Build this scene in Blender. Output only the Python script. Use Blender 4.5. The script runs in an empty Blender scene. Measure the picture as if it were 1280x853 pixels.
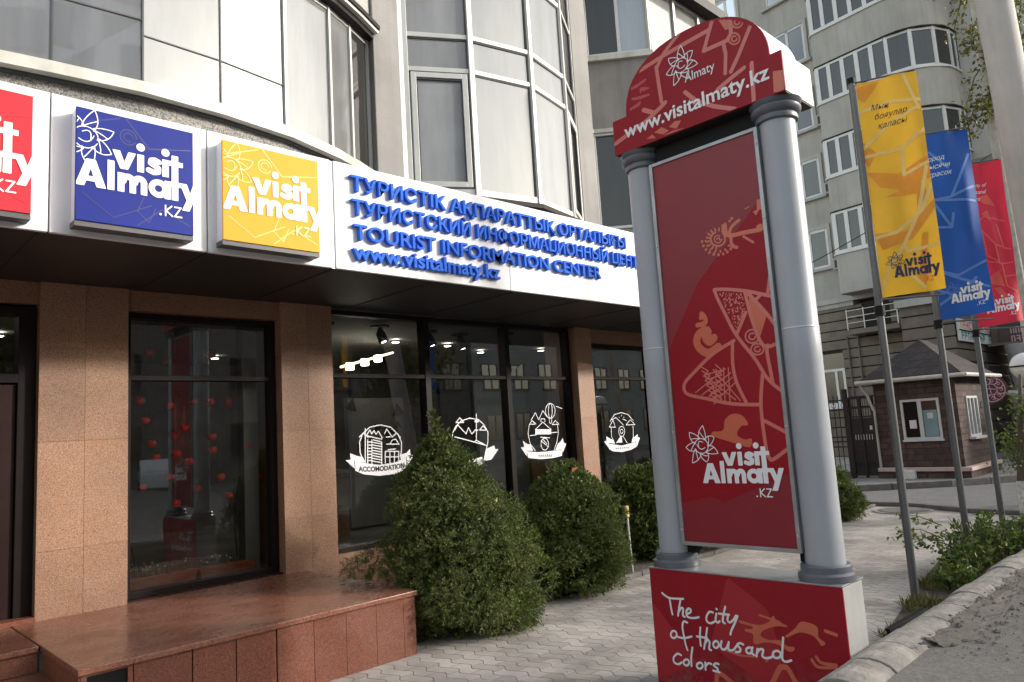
import bpy, math, random
import numpy as np
from mathutils import Vector, Matrix
R = math.radians
random.seed(7); RNG = np.random.default_rng(11)
SC = bpy.context.scene
COL = SC.collection
# ------------------------------------------------------------------ camera
F_PX, YAW, PITCH, ROLL, EYE = 921.8, 0.795, 0.1248, -0.0614, 1.6
fw = Vector((math.cos(YAW)*math.cos(PITCH), math.sin(YAW)*math.cos(PITCH), math.sin(PITCH)))
rt = Vector((math.sin(YAW), -math.cos(YAW), 0)); up = rt.cross(fw)
r2 = rt*math.cos(ROLL)+up*math.sin(ROLL); u2 = up*math.cos(ROLL)-rt*math.sin(ROLL)
cam = bpy.data.objects.new('camera', bpy.data.cameras.new('camera')); COL.objects.link(cam)
cam.matrix_world = Matrix(((r2.x,u2.x,-fw.x,0),(r2.y,u2.y,-fw.y,0),(r2.z,u2.z,-fw.z,EYE),(0,0,0,1)))
cam.data.sensor_width = 36; cam.data.lens = F_PX/1280*36; cam.data.clip_start = .05; cam.data.clip_end = 800
SC.camera = cam
# ------------------------------------------------------------------ light
SUN_ELEV, SUN_AZ = R(18.6), math.atan2(-.731, .682)      # direction towards the sun, angle from +X
sx, sy, sz = math.cos(SUN_AZ)*math.cos(SUN_ELEV), math.sin(SUN_AZ)*math.cos(SUN_ELEV), math.sin(SUN_ELEV)
W = bpy.data.worlds.new('World'); SC.world = W; W.use_nodes = True
nt = W.node_tree; bg = nt.nodes['Background']
sky = nt.nodes.new('ShaderNodeTexSky'); sky.sky_type = 'NISHITA'; sky.sun_disc = False
sky.sun_elevation = SUN_ELEV; sky.sun_rotation = math.pi/2-SUN_AZ; sky.air_density = 1.6; sky.dust_density = 2.5; sky.ozone_density = 1.0
hs = nt.nodes.new('ShaderNodeHueSaturation'); hs.inputs['Saturation'].default_value = .55
nt.links.new(sky.outputs[0], hs.inputs['Color']); nt.links.new(hs.outputs[0], bg.inputs[0]); bg.inputs[1].default_value = .15
sl = bpy.data.lights.new('sun', 'SUN'); sl.energy = 1.25; sl.angle = R(4); sl.color = (1,.95,.89)
so = bpy.data.objects.new('sun', sl); COL.objects.link(so)
so.rotation_euler = Vector((sx,sy,sz)).to_track_quat('Z','Y').to_euler()
SC.view_settings.view_transform = 'Standard'; SC.view_settings.look = 'None'; SC.view_settings.exposure = 1.5; SC.view_settings.gamma = 1
SC.view_settings.use_curve_mapping = False
SC.cycles.max_bounces = 10; SC.cycles.transparent_max_bounces = 24; SC.cycles.caustics_reflective = False; SC.cycles.caustics_refractive = False
SC.cycles.sample_clamp_indirect = 6
# ------------------------------------------------------------------ materials
def newmat(n):
    m = bpy.data.materials.new(n); m.use_nodes = True; t = m.node_tree
    return m, t, t.nodes['Principled BSDF'], t.nodes, t.links
def L3(c): return (c[0],c[1],c[2],1)
def coords(t):
    n = t.nodes.new('ShaderNodeTexCoord'); return n.outputs['Object']
def noise(t, vec, scale, detail=4, rough=.6):
    n = t.nodes.new('ShaderNodeTexNoise'); n.inputs['Scale'].default_value = scale; n.inputs['Detail'].default_value = detail
    n.inputs['Roughness'].default_value = rough; t.links.new(vec, n.inputs['Vector']); return n
def ramp(t, fac, stops, interp='LINEAR'):
    n = t.nodes.new('ShaderNodeValToRGB'); n.color_ramp.interpolation = interp; e = n.color_ramp.elements
    while len(e) < len(stops): e.new(.5)
    for k,(p,c) in enumerate(stops): e[k].position = p; e[k].color = L3(c)
    t.links.new(fac, n.inputs[0]); return n.outputs[0]
def mixc(t, fac, a, b, mode='MIX'):
    n = t.nodes.new('ShaderNodeMix'); n.data_type = 'RGBA'; n.blend_type = mode
    for s,v in ((0,fac),(6,a),(7,b)):
        if isinstance(v,(int,float)): n.inputs[s].default_value = v
        elif isinstance(v,tuple): n.inputs[s].default_value = L3(v)
        else: t.links.new(v, n.inputs[s])
    return n.outputs[2]
def math_(t, op, a, b=None):
    n = t.nodes.new('ShaderNodeMath'); n.operation = op
    for s,v in ((0,a),(1,b)):
        if v is None: continue
        if isinstance(v,(int,float)): n.inputs[s].default_value = v
        else: t.links.new(v, n.inputs[s])
    return n.outputs[0]
def bump(t, b, h, strength, dist=.01):
    n = t.nodes.new('ShaderNodeBump'); n.inputs['Strength'].default_value = strength; n.inputs['Distance'].default_value = dist
    t.links.new(h, n.inputs['Height']); t.links.new(n.outputs[0], b.inputs['Normal'])
def M(n, col, rough=.6, metal=0, var=.12, vs=3, bs=0, bscale=60, spec=.5, streak=0):
    m,t,b,_,l = newmat(n); c = coords(t)
    b.inputs['Roughness'].default_value = rough; b.inputs['Metallic'].default_value = metal; b.inputs['Specular IOR Level'].default_value = spec
    d = tuple(x*(1-var*1.5) for x in col); g = tuple(min(1,x*(1+var)) for x in col)
    nz = noise(t, c, vs, 5)
    out = ramp(t, nz.outputs[0], [(.3,d),(.7,g)])
    if streak:
        mp = t.nodes.new('ShaderNodeMapping'); mp.inputs['Scale'].default_value = (5,5,.35); l.new(c, mp.inputs[0])
        n2 = noise(t, mp.outputs[0], 1.2, 5)
        f = ramp(t, n2.outputs[0], [(.45,(0,0,0)),(.75,(streak,)*3)])
        out = mixc(t, f, out, tuple(x*.45 for x in col))
    l.new(out, b.inputs['Base Color'])
    if bs: bump(t, b, noise(t, c, bscale, 3).outputs[0], bs)
    return m
def granite(n, stops, scale, rough, joint=None, bs=0):
    m,t,b,_,l = newmat(n); c = coords(t)
    v = t.nodes.new('ShaderNodeTexVoronoi'); v.inputs['Scale'].default_value = scale; l.new(c, v.inputs['Vector'])
    sep = t.nodes.new('ShaderNodeSeparateColor'); l.new(v.outputs['Color'], sep.inputs[0])
    col = ramp(t, sep.outputs[0], stops, 'CONSTANT')
    big = noise(t, c, 1.3, 4).outputs[0]
    gi = t.nodes.new('ShaderNodeNewGeometry'); col = mixc(t, 1.0, col, ramp(t, gi.outputs['Random Per Island'], [(0,(.86,.86,.87)),(1,(1.10,1.09,1.07))]), 'MULTIPLY')
    col = mixc(t, 1.0, col, ramp(t, big, [(.3,(.8,.8,.8)),(.7,(1.1,1.08,1.05))]), 'MULTIPLY')
    l.new(col, b.inputs['Base Color'])
    rn = ramp(t, noise(t, c, 5, 4).outputs[0], [(.3,(rough*.7,)*3),(.75,(min(1,rough*1.5),)*3)])
    l.new(rn, b.inputs['Roughness'])
    return m
def glass(n, tint, refl, rough=.0, film=None, base=.1, wave=0):
    m = bpy.data.materials.new(n); m.use_nodes = True; t = m.node_tree; t.nodes.clear(); l = t.links
    o = t.nodes.new('ShaderNodeOutputMaterial'); mx = t.nodes.new('ShaderNodeMixShader')
    g = t.nodes.new('ShaderNodeBsdfGlossy'); g.inputs['Roughness'].default_value = rough; g.inputs['Color'].default_value = L3(refl)
    if film is None:
        a = t.nodes.new('ShaderNodeBsdfTransparent'); a.inputs[0].default_value = L3(tint)
    else:
        a = t.nodes.new('ShaderNodeBsdfDiffuse'); mp = t.nodes.new('ShaderNodeMapping'); mp.inputs['Scale'].default_value = (3,3,.5); l.new(coords(t), mp.inputs[0])
        geo_ = t.nodes.new('ShaderNodeObjectInfo'); rv = math_(t,'ADD', math_(t,'MULTIPLY', geo_.outputs['Random'], .22), .89)
        fc = ramp(t, noise(t, mp.outputs[0], 1.3, 5, .6).outputs[0], [(.3,tuple(x*.80 for x in film)),(.7,tuple(min(1,x*1.13) for x in film))])
        vm = t.nodes.new('ShaderNodeVectorMath'); vm.operation = 'SCALE'; l.new(fc, vm.inputs[0]); l.new(rv, vm.inputs['Scale']); l.new(vm.outputs[0], a.inputs[0])
    fr = t.nodes.new('ShaderNodeFresnel'); fr.inputs[0].default_value = 1.5
    f = math_(t, 'ADD', fr.outputs[0], base); n2 = t.nodes.new('ShaderNodeClamp'); l.new(f, n2.inputs[0])
    if wave:
        c = coords(t); bn = t.nodes.new('ShaderNodeBump'); bn.inputs['Strength'].default_value = wave; bn.inputs['Distance'].default_value = .02
        l.new(noise(t, c, 1.1, 2).outputs[0], bn.inputs['Height']); l.new(bn.outputs[0], g.inputs['Normal'])
    l.new(n2.outputs[0], mx.inputs[0]); l.new(a.outputs[0], mx.inputs[1]); l.new(g.outputs[0], mx.inputs[2]); l.new(mx.outputs[0], o.inputs[0])
    return m
def emit(n, col, s):
    m,t,b,_,l = newmat(n); b.inputs['Emission Color'].default_value = L3(col); b.inputs['Emission Strength'].default_value = s
    b.inputs['Base Color'].default_value = L3(col); return m
def leafmat(n, dark, mid, light, tr=.25):
    m = bpy.data.materials.new(n); m.use_nodes = True; t = m.node_tree; t.nodes.clear(); l = t.links
    o = t.nodes.new('ShaderNodeOutputMaterial'); geo = t.nodes.new('ShaderNodeNewGeometry')
    c1 = ramp(t, geo.outputs['Random Per Island'], [(0,dark),(.55,mid),(1,light)])
    big = noise(t, coords(t), 3.0, 3).outputs[0]
    c = mixc(t, 1.0, c1, ramp(t, big, [(.35,(.75,.8,.7)),(.65,(1.2,1.15,.95))]), 'MULTIPLY')
    b = t.nodes.new('ShaderNodeBsdfPrincipled'); b.inputs['Roughness'].default_value = .5; b.inputs['Specular IOR Level'].default_value = .35
    l.new(c, b.inputs['Base Color'])
    tl = t.nodes.new('ShaderNodeBsdfTranslucent'); l.new(c, tl.inputs[0])
    mx = t.nodes.new('ShaderNodeMixShader'); mx.inputs[0].default_value = tr
    l.new(b.outputs[0], mx.inputs[1]); l.new(tl.outputs[0], mx.inputs[2]); l.new(mx.outputs[0], o.inputs[0]); return m
def paver_mat():
    m,t,b,_,l = newmat('pavers'); c = coords(t)
    sp = t.nodes.new('ShaderNodeSeparateXYZ'); l.new(c, sp.inputs[0])
    x, y = sp.outputs[0], sp.outputs[1]
    s = math_(t,'SINE', math_(t,'MULTIPLY', y, 2*math.pi/.225))
    s3 = math_(t,'SINE', math_(t,'MULTIPLY', y, 4*math.pi/.225))
    u = math_(t,'DIVIDE', math_(t,'ADD', math_(t,'ADD', x, math_(t,'MULTIPLY', s, .023)), math_(t,'MULTIPLY', s3, -.005)), .1125)
    row = math_(t,'FLOOR', u); fr = math_(t,'FRACT', u)
    d1 = math_(t,'MULTIPLY', math_(t,'MINIMUM', fr, math_(t,'SUBTRACT', 1.0, fr)), .1125)
    v = math_(t,'ADD', math_(t,'DIVIDE', y, .225), math_(t,'MULTIPLY', row, .5))
    fv = math_(t,'FRACT', v)
    d2 = math_(t,'ADD', math_(t,'MULTIPLY', math_(t,'MINIMUM', fv, math_(t,'SUBTRACT', 1.0, fv)), .225), .0022)
    dd = math_(t,'MINIMUM', d1, d2)
    dn = math_(t,'ADD', dd, math_(t,'MULTIPLY', math_(t,'SUBTRACT', noise(t, c, 18, 4).outputs[0], .5), .008))
    joint = ramp(t, dn, [(.0015,(1,1,1)),(.0055,(0,0,0))])
    wn = t.nodes.new('ShaderNodeTexWhiteNoise'); cm = t.nodes.new('ShaderNodeCombineXYZ'); l.new(row, cm.inputs[0]); l.new(math_(t,'FLOOR', v), cm.inputs[1]); l.new(cm.outputs[0], wn.inputs['Vector'])
    base = ramp(t, wn.outputs['Value'], [(0,(.36,.332,.308)),(.5,(.42,.388,.36)),(1,(.475,.44,.41))])
    st = ramp(t, noise(t, c, 1.6, 6, .65).outputs[0], [(.33,(.62,.60,.57)),(.6,(1.08,1.06,1.02))])
    fine = ramp(t, noise(t, c, 120, 3).outputs[0], [(.3,(.86,.86,.86)),(.7,(1.1,1.1,1.1))])
    col = mixc(t, 1.0, mixc(t, 1.0, base, st, 'MULTIPLY'), fine, 'MULTIPLY')
    fade = ramp(t, noise(t, c, 2.7, 3).outputs[0], [(.35,(.5,.5,.5)),(.6,(1,1,1))])
    jf = mixc(t, 1.0, joint, fade, 'MULTIPLY')
    col = mixc(t, jf, col, (.075,.065,.055))
    l.new(col, b.inputs['Base Color']); b.inputs['Roughness'].default_value = .85
    h = math_(t,'ADD', math_(t,'MULTIPLY', math_(t,'MINIMUM', dd, .008), 60), math_(t,'MULTIPLY', noise(t, c, 70, 3).outputs[0], .25))
    bump(t, b, h, .5, .01)
    return m
def asphalt_mat(n, base, dirt, rough=.9):
    m,t,b,_,l = newmat(n); c = coords(t)
    a = ramp(t, noise(t, c, 70, 5, .8).outputs[0], [(.28,tuple(x*.45 for x in base)),(.5,base),(.72,tuple(min(1,x*1.75) for x in base))])
    a = mixc(t, 1.0, a, ramp(t, noise(t, c, 17, 6, .75).outputs[0], [(.3,(.6,.6,.6)),(.7,(1.3,1.28,1.25))]), 'MULTIPLY')
    f = ramp(t, noise(t, c, 2.6, 7, .72).outputs[0], [(.40,(0,0,0)),(.62,(.85,.85,.85))])
    l.new(mixc(t, f, a, mixc(t, 1.0, ramp(t, noise(t, c, 45, 5, .8).outputs[0], [(.3,(.55,.55,.55)),(.7,(1.4,1.4,1.4))]), dirt, 'MULTIPLY')), b.inputs['Base Color']); b.inputs['Roughness'].default_value = rough
    h = math_(t,'ADD', noise(t, c, 80, 5, .8).outputs[0], math_(t,'MULTIPLY', noise(t, c, 14, 5, .7).outputs[0], 2.0))
    bump(t, b, h, .45, .02); return m
def brick_mat(n, c1, c2, mortar, bw, bh, off=.5, rotx=True):
    m,t,b,_,l = newmat(n); c = coords(t)
    sp = t.nodes.new('ShaderNodeSeparateXYZ'); l.new(c, sp.inputs[0]); cb = t.nodes.new('ShaderNodeCombineXYZ')
    l.new(math_(t,'ADD', sp.outputs[0], sp.outputs[1]), cb.inputs[0]); l.new(sp.outputs[2], cb.inputs[1])
    br = t.nodes.new('ShaderNodeTexBrick'); br.inputs['Scale'].default_value = 1; br.inputs['Brick Width'].default_value = bw; br.inputs['Row Height'].default_value = bh
    br.inputs['Mortar Size'].default_value = .012; br.inputs['Color1'].default_value = L3(c1); br.inputs['Color2'].default_value = L3(c2); br.inputs['Mortar'].default_value = L3(mortar)
    wob = noise(t, c, 9, 3); mv = t.nodes.new('ShaderNodeVectorMath'); mv.operation='ADD'; sc_ = t.nodes.new('ShaderNodeVectorMath'); sc_.operation='SCALE'; sc_.inputs['Scale'].default_value=.035
    l.new(wob.outputs['Color'], sc_.inputs[0]); l.new(cb.outputs[0], mv.inputs[0]); l.new(sc_.outputs[0], mv.inputs[1]); l.new(mv.outputs[0], br.inputs['Vector'])
    col = mixc(t, 1.0, br.outputs[0], ramp(t, noise(t, c, 6, 5, .7).outputs[0], [(.3,(.6,.6,.62)),(.7,(1.25,1.2,1.15))]), 'MULTIPLY')
    l.new(col, b.inputs['Base Color']); b.inputs['Roughness'].default_value = .85
    bump(t, b, math_(t,'ADD', math_(t,'MULTIPLY', br.outputs['Fac'], -1.0), noise(t, c, 30, 3).outputs[0]), .5, .02); return m

MAT = {}
MAT['pavers'] = paver_mat()
MAT['asphalt'] = asphalt_mat('asphalt', (.165,.153,.143), (.20,.182,.16))
MAT['road'] = asphalt_mat('road', (.16,.155,.15), (.2,.19,.18))
MAT['soil'] = asphalt_mat('soil', (.085,.068,.052), (.14,.115,.085))
MAT['walk'] = M('sidewalk_concrete', (.26,.245,.23), .9, var=.2, vs=2, bs=.3)
MAT['kerb'] = M('kerb_concrete', (.31,.285,.25), .95, var=.3, vs=7, bs=1.0, bscale=28, streak=.3)
MAT['kerb_dark'] = M('kerb_old', (.15,.14,.13), .9, var=.25, vs=4, bs=.5)
MAT['granite_pillar'] = granite('granite_pillar', [(0,(.08,.045,.035)),(.08,(.25,.125,.075)),(.3,(.335,.19,.118)),(.62,(.395,.235,.152)),(.86,(.46,.30,.21))], 330, .42)
MAT['granite_wall'] = granite('granite_wall', [(0,(.06,.035,.025)),(.12,(.23,.12,.075)),(.4,(.3,.165,.10)),(.75,(.34,.19,.125))], 330, .4)
MAT['granite_top'] = granite('granite_top', [(0,(.10,.04,.03)),(.15,(.225,.088,.056)),(.5,(.265,.108,.068)),(.8,(.31,.145,.095))], 200, .26)
MAT['granite_riser'] = granite('granite_riser', [(0,(.10,.036,.024)),(.15,(.185,.062,.038)),(.5,(.225,.076,.045)),(.8,(.27,.105,.065))], 200, .45)
MAT['grout'] = M('grout', (.20,.18,.16), .95)
MAT['white_panel'] = M('white_panel', (.76,.765,.79), .55, var=.04, vs=1.5, spec=.25, streak=.10)
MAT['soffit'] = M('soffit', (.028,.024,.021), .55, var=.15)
MAT['frame_dark'] = M('frame_dark', (.010,.006,.0055), .5, var=.2, spec=.2)
MAT['frame_brown'] = M('frame_brown', (.022,.008,.007), .5, var=.2, spec=.2)
MAT['stone_band'] = granite('stone_band', [(0,(.10,.10,.10)),(.25,(.22,.22,.21)),(.6,(.30,.295,.285)),(.85,(.38,.37,.36))], 120, .7)
MAT['sill_metal'] = M('sill_metal', (.62,.60,.55), .5, metal=.2, var=.12, vs=5, streak=.4)
MAT['concrete'] = M('concrete', (.30,.29,.28), .9, var=.14, vs=1.1, bs=.25, bscale=35, streak=.35)
MAT['concrete_light'] = M('concrete_light', (.36,.355,.34), .9, var=.1, vs=.8, bs=.2, bscale=30, streak=.3)
MAT['apt_wall'] = M('apartment_plaster', (.385,.365,.335), .9, var=.10, vs=.7, bs=.2, bscale=25, streak=.28)
MAT['apt_band'] = M('apartment_plaster_pale', (.40,.39,.37), .9, var=.08, vs=.9, streak=.2)
MAT['rustic'] = M('rusticated_stone', (.165,.135,.11), .85, var=.2, vs=1.4, bs=.3, bscale=20, streak=.3)
MAT['alu'] = M('aluminium', (.62,.62,.60), .4, metal=.35, var=.06)
MAT['alu_dark'] = M('gasket', (.06,.06,.065), .6)
MAT['pvc'] = M('white_pvc', (.60,.60,.59), .4, var=.05, vs=2, streak=.15)
MAT['gl_shop'] = glass('shop_glass', (.80,.82,.80), (.9,.92,.92), 0, base=.095, wave=.008)
MAT['gl_film'] = glass('film_glass', (0,0,0), (.5,.52,.54), .03, film=(.28,.29,.30), base=.36, wave=.06)
MAT['gl_pale'] = glass('film_glass_reflect_tone', (0,0,0), (.7,.72,.75), .03, film=(.34,.35,.37), base=.22, wave=.05)  # grey put in the pane colour in place of a bright reflection
MAT['gl_blue'] = glass('film_glass_block_tone', (0,0,0), (.76,.80,.86), .02, film=(.23,.24,.26), base=.34, wave=.05)  # film tone partly stands in for the reflected block
MAT['gl_sky'] = glass('film_glass_sky_tone', (0,0,0), (.30,.31,.315), .09, film=(.33,.335,.335), base=.34, wave=.08)  # film tone partly stands in for the reflected bright sky
MAT['gl_apt'] = glass('apartment_glass', (0,0,0), (.62,.63,.64), .03, film=(.034,.033,.030), base=.05, wave=.05)
MAT['gl_dark'] = glass('dark_pane', (0,0,0), (.5,.5,.5), .03, film=(.012,.012,.012), base=-.02)
MAT['curtain'] = M('curtain', (.30,.20,.22), .9, var=.3, vs=8)
MAT['room'] = M('room_plaster', (.24,.235,.225), .9, var=.1)
MAT['room_dark'] = M('room_dark', (.19,.183,.172), .9, var=.3, vs=1.5)
MAT['wood'] = M('wood_counter', (.16,.075,.03), .6, var=.3, vs=4)
MAT['red'] = M('sign_red', (.30,.010,.020), .42, var=.07, vs=1.2, spec=.2, streak=.12)
MAT['red_dark'] = M('sign_red_dark', (.225,.010,.021), .42, var=.05)
MAT['red_lite'] = M('sign_red_bright', (.36,.013,.022), .42, var=.05)
MAT['base_side'] = M('base_side_panel', (.42,.42,.41), .5, var=.1, vs=3, streak=.2)
def splash(m):
    t = m.node_tree; b = t.nodes['Principled BSDF']; src = b.inputs['Base Color'].links[0].from_socket; c = coords(t); sp = t.nodes.new('ShaderNodeSeparateXYZ'); t.links.new(c, sp.inputs[0])
    mr = t.nodes.new('ShaderNodeMapRange'); mr.inputs['From Min'].default_value = .02; mr.inputs['From Max'].default_value = .30; mr.inputs['To Min'].default_value = .75; mr.inputs['To Max'].default_value = .04; t.links.new(sp.outputs[2], mr.inputs[0])
    f = math_(t,'MULTIPLY', mr.outputs[0], ramp(t, noise(t, c, 14, 7, .75).outputs[0], [(.42,(0,0,0)),(.68,(1,1,1))])); t.links.new(mixc(t, f, src, (.20,.155,.13)), b.inputs['Base Color'])
MAT['red_base'] = M('base_red', (.30,.010,.020), .42, var=.07, vs=1.2, spec=.2, streak=.12); splash(MAT['red_base']); splash(MAT['base_side'])
MAT['salmon'] = M('print_salmon', (.60,.155,.125), .3, var=.06)
MAT['orange'] = M('print_orange', (.58,.13,.07), .3, var=.06)
MAT['rose'] = M('print_rose', (.45,.05,.05), .3, var=.06)
MAT['print_white'] = M('print_white', (.80,.80,.82), .35, var=.04)
MAT['box_red'] = M('box_red', (.66,.03,.045), .55, spec=.2, var=.05, vs=1)
MAT['box_blue'] = M('box_blue', (.010,.024,.23), .55, spec=.2, var=.12, vs=1.2)
MAT['box_yellow'] = M('box_yellow', (.86,.38,.03), .55, spec=.2, var=.06, vs=1)
MAT['box_side'] = M('box_side', (.70,.71,.76), .4, var=.03)
MAT['box_base'] = M('box_base', (.09,.085,.09), .5)
MAT['art_blue'] = M('print_dark_blue', (.016,.02,.17), .3)
MAT['art_red'] = M('print_dark_red', (.5,.02,.035), .3)
MAT['art_yellow'] = M('print_pale_yellow', (.85,.62,.22), .3)
MAT['letter_blue'] = M('letter_blue', (.035,.14,.62), .7, var=.06, spec=.12)
MAT['steel_paint'] = M('silver_paint', (.365,.382,.415), .42, metal=.0, spec=.4, var=.05, vs=2, streak=.15)
MAT['ring_paint'] = M('grey_ring_paint', (.12,.13,.15), .34, metal=.0, var=.08)
MAT['plate'] = M('zinc_plate', (.34,.35,.36), .35, metal=.5, var=.15, vs=6)
MAT['black'] = M('black_metal', (.010,.010,.011), .6, var=.2, spec=.2)
MAT['pole_grey'] = M('pole_grey', (.14,.145,.15), .4, metal=.4, var=.1)
MAT['ban_yellow'] = M('banner_yellow', (.90,.49,.025), .6, var=.09, vs=1.5)
MAT['ban_blue'] = M('banner_blue', (.006,.085,.40), .6, var=.10, vs=1.5)
MAT['ban_red'] = M('banner_red', (.68,.02,.055), .6, var=.07, vs=1.5)
MAT['ban_orange'] = M('banner_orange', (.86,.32,.02), .6)
MAT['ban_cream'] = M('banner_cream', (.9,.60,.18), .6)
MAT['ban_sky'] = M('banner_light_blue', (.10,.24,.62), .6)
MAT['ban_coral'] = M('banner_coral', (.78,.10,.08), .6)
for k_ in ('ban_yellow','ban_blue','ban_red'):
    t_ = MAT[k_].node_tree; b_ = t_.nodes['Principled BSDF']; src = b_.inputs['Base Color'].links[0].from_socket
    tl_ = t_.nodes.new('ShaderNodeBsdfTranslucent'); mx_ = t_.nodes.new('ShaderNodeMixShader'); mx_.inputs[0].default_value = .14
    t_.links.new(src, tl_.inputs[0]); t_.links.new(b_.outputs[0], mx_.inputs[1]); t_.links.new(tl_.outputs[0], mx_.inputs[2]); t_.links.new(mx_.outputs[0], t_.nodes['Material Output'].inputs[0])
MAT['ink_navy'] = M('ink_navy', (.03,.03,.09), .6)
MAT['ink_dark'] = M('ink_dark', (.02,.02,.02), .6)
MAT['stone_booth'] = brick_mat('booth_stone', (.062,.042,.036), (.12,.078,.066), (.045,.036,.033), .34, .13)
MAT['ledge'] = M('pink_ledge', (.56,.42,.37), .6, var=.1)
MAT['roof_tile'] = brick_mat('roof_tile', (.030,.024,.024), (.052,.040,.038), (.025,.02,.02), .3, .17)
MAT['gutter'] = M('gutter_cream', (.50,.46,.40), .6, var=.15)
MAT['iron'] = M('wrought_iron', (.012,.012,.014), .5)
MAT['trunk'] = M('bark', (.10,.075,.055), .9, var=.35, vs=9, bs=.6, bscale=25)
MAT['white_trunk'] = M('lime_washed_bark', (.55,.55,.52), .9, var=.3, vs=14, bs=.6, bscale=30)
MAT['pale_trunk'] = M('pale_bark', (.50,.48,.42), .8, var=.2, vs=7, bs=.3)
MAT['conc_pole'] = M('pole_concrete', (.56,.53,.51), .85, var=.1, vs=1.5, bs=.25, bscale=50, streak=.3)
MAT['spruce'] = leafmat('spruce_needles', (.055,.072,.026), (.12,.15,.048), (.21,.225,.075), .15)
MAT['spruce_lit'] = leafmat('spruce_sun_side', (.04,.07,.016), (.10,.145,.032), (.17,.205,.055), .22)  # yellower green painted onto shoots that face the sun
MAT['round_bush'] = leafmat('juniper_needles', (.050,.072,.024), (.115,.152,.042), (.20,.225,.08), .18)
MAT['leaf'] = leafmat('broad_leaf', (.05,.085,.02), (.11,.17,.04), (.22,.25,.07), .35)
MAT['leaf_yellow'] = leafmat('autumn_leaf', (.07,.085,.02), (.13,.135,.03), (.26,.21,.06), .35)
MAT['grass'] = leafmat('dry_grass', (.06,.075,.02), (.13,.14,.04), (.26,.21,.09), .2)
MAT['dry_leaf'] = leafmat('fallen_leaf', (.10,.05,.02), (.20,.11,.05), (.33,.24,.12), .1)
MAT['terracotta'] = M('terracotta', (.50,.14,.06), .6, var=.12)
MAT['apple'] = M('apple_red', (.95,.06,.03), .5, var=.2, vs=9)
MAT['string'] = M('string', (.2,.2,.2), .8)
MAT['lamp_on'] = emit('lamp_on', (1,.93,.82), 7)
MAT['lamp_warm'] = emit('lamp_warm', (1,.82,.5), 1.2)
MAT['globe'] = M('opal_globe', (.80,.79,.76), .3, var=.03)
MAT['maroon'] = M('maroon_board', (.10,.02,.03), .5, var=.2)
MAT['pinkish'] = M('pink_print', (.52,.33,.36), .6)
MAT['teal'] = M('teal_print', (.05,.26,.22), .6)
MAT['brown_board'] = M('brown_board', (.085,.055,.045), .6, var=.2)
MAT['car_white'] = M('car_paint', (.75,.75,.76), .2, var=.02)
MAT['tyre'] = M('tyre_rubber', (.02,.02,.02), .8)
MAT['far_wall'] = M('far_facade', (.17,.15,.13), .9, var=.12, vs=.4, streak=.2)
MAT['far_wall2'] = M('far_facade_grey', (.34,.34,.34), .9, var=.12, vs=.4, streak=.2)
MAT['paper'] = M('paper', (.7,.7,.68), .8)
MAT['blind'] = M('blue_blind', (.23,.33,.36), .7)
MAT['awning'] = M('awning_grey', (.33,.31,.31), .7, var=.15)
MAT['rock'] = M('garden_rock', (.25,.24,.22), .9, var=.3, vs=8, bs=.8, bscale=20)
MAT['gravel'] = asphalt_mat('gravel', (.13,.115,.10), (.2,.18,.15))

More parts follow.
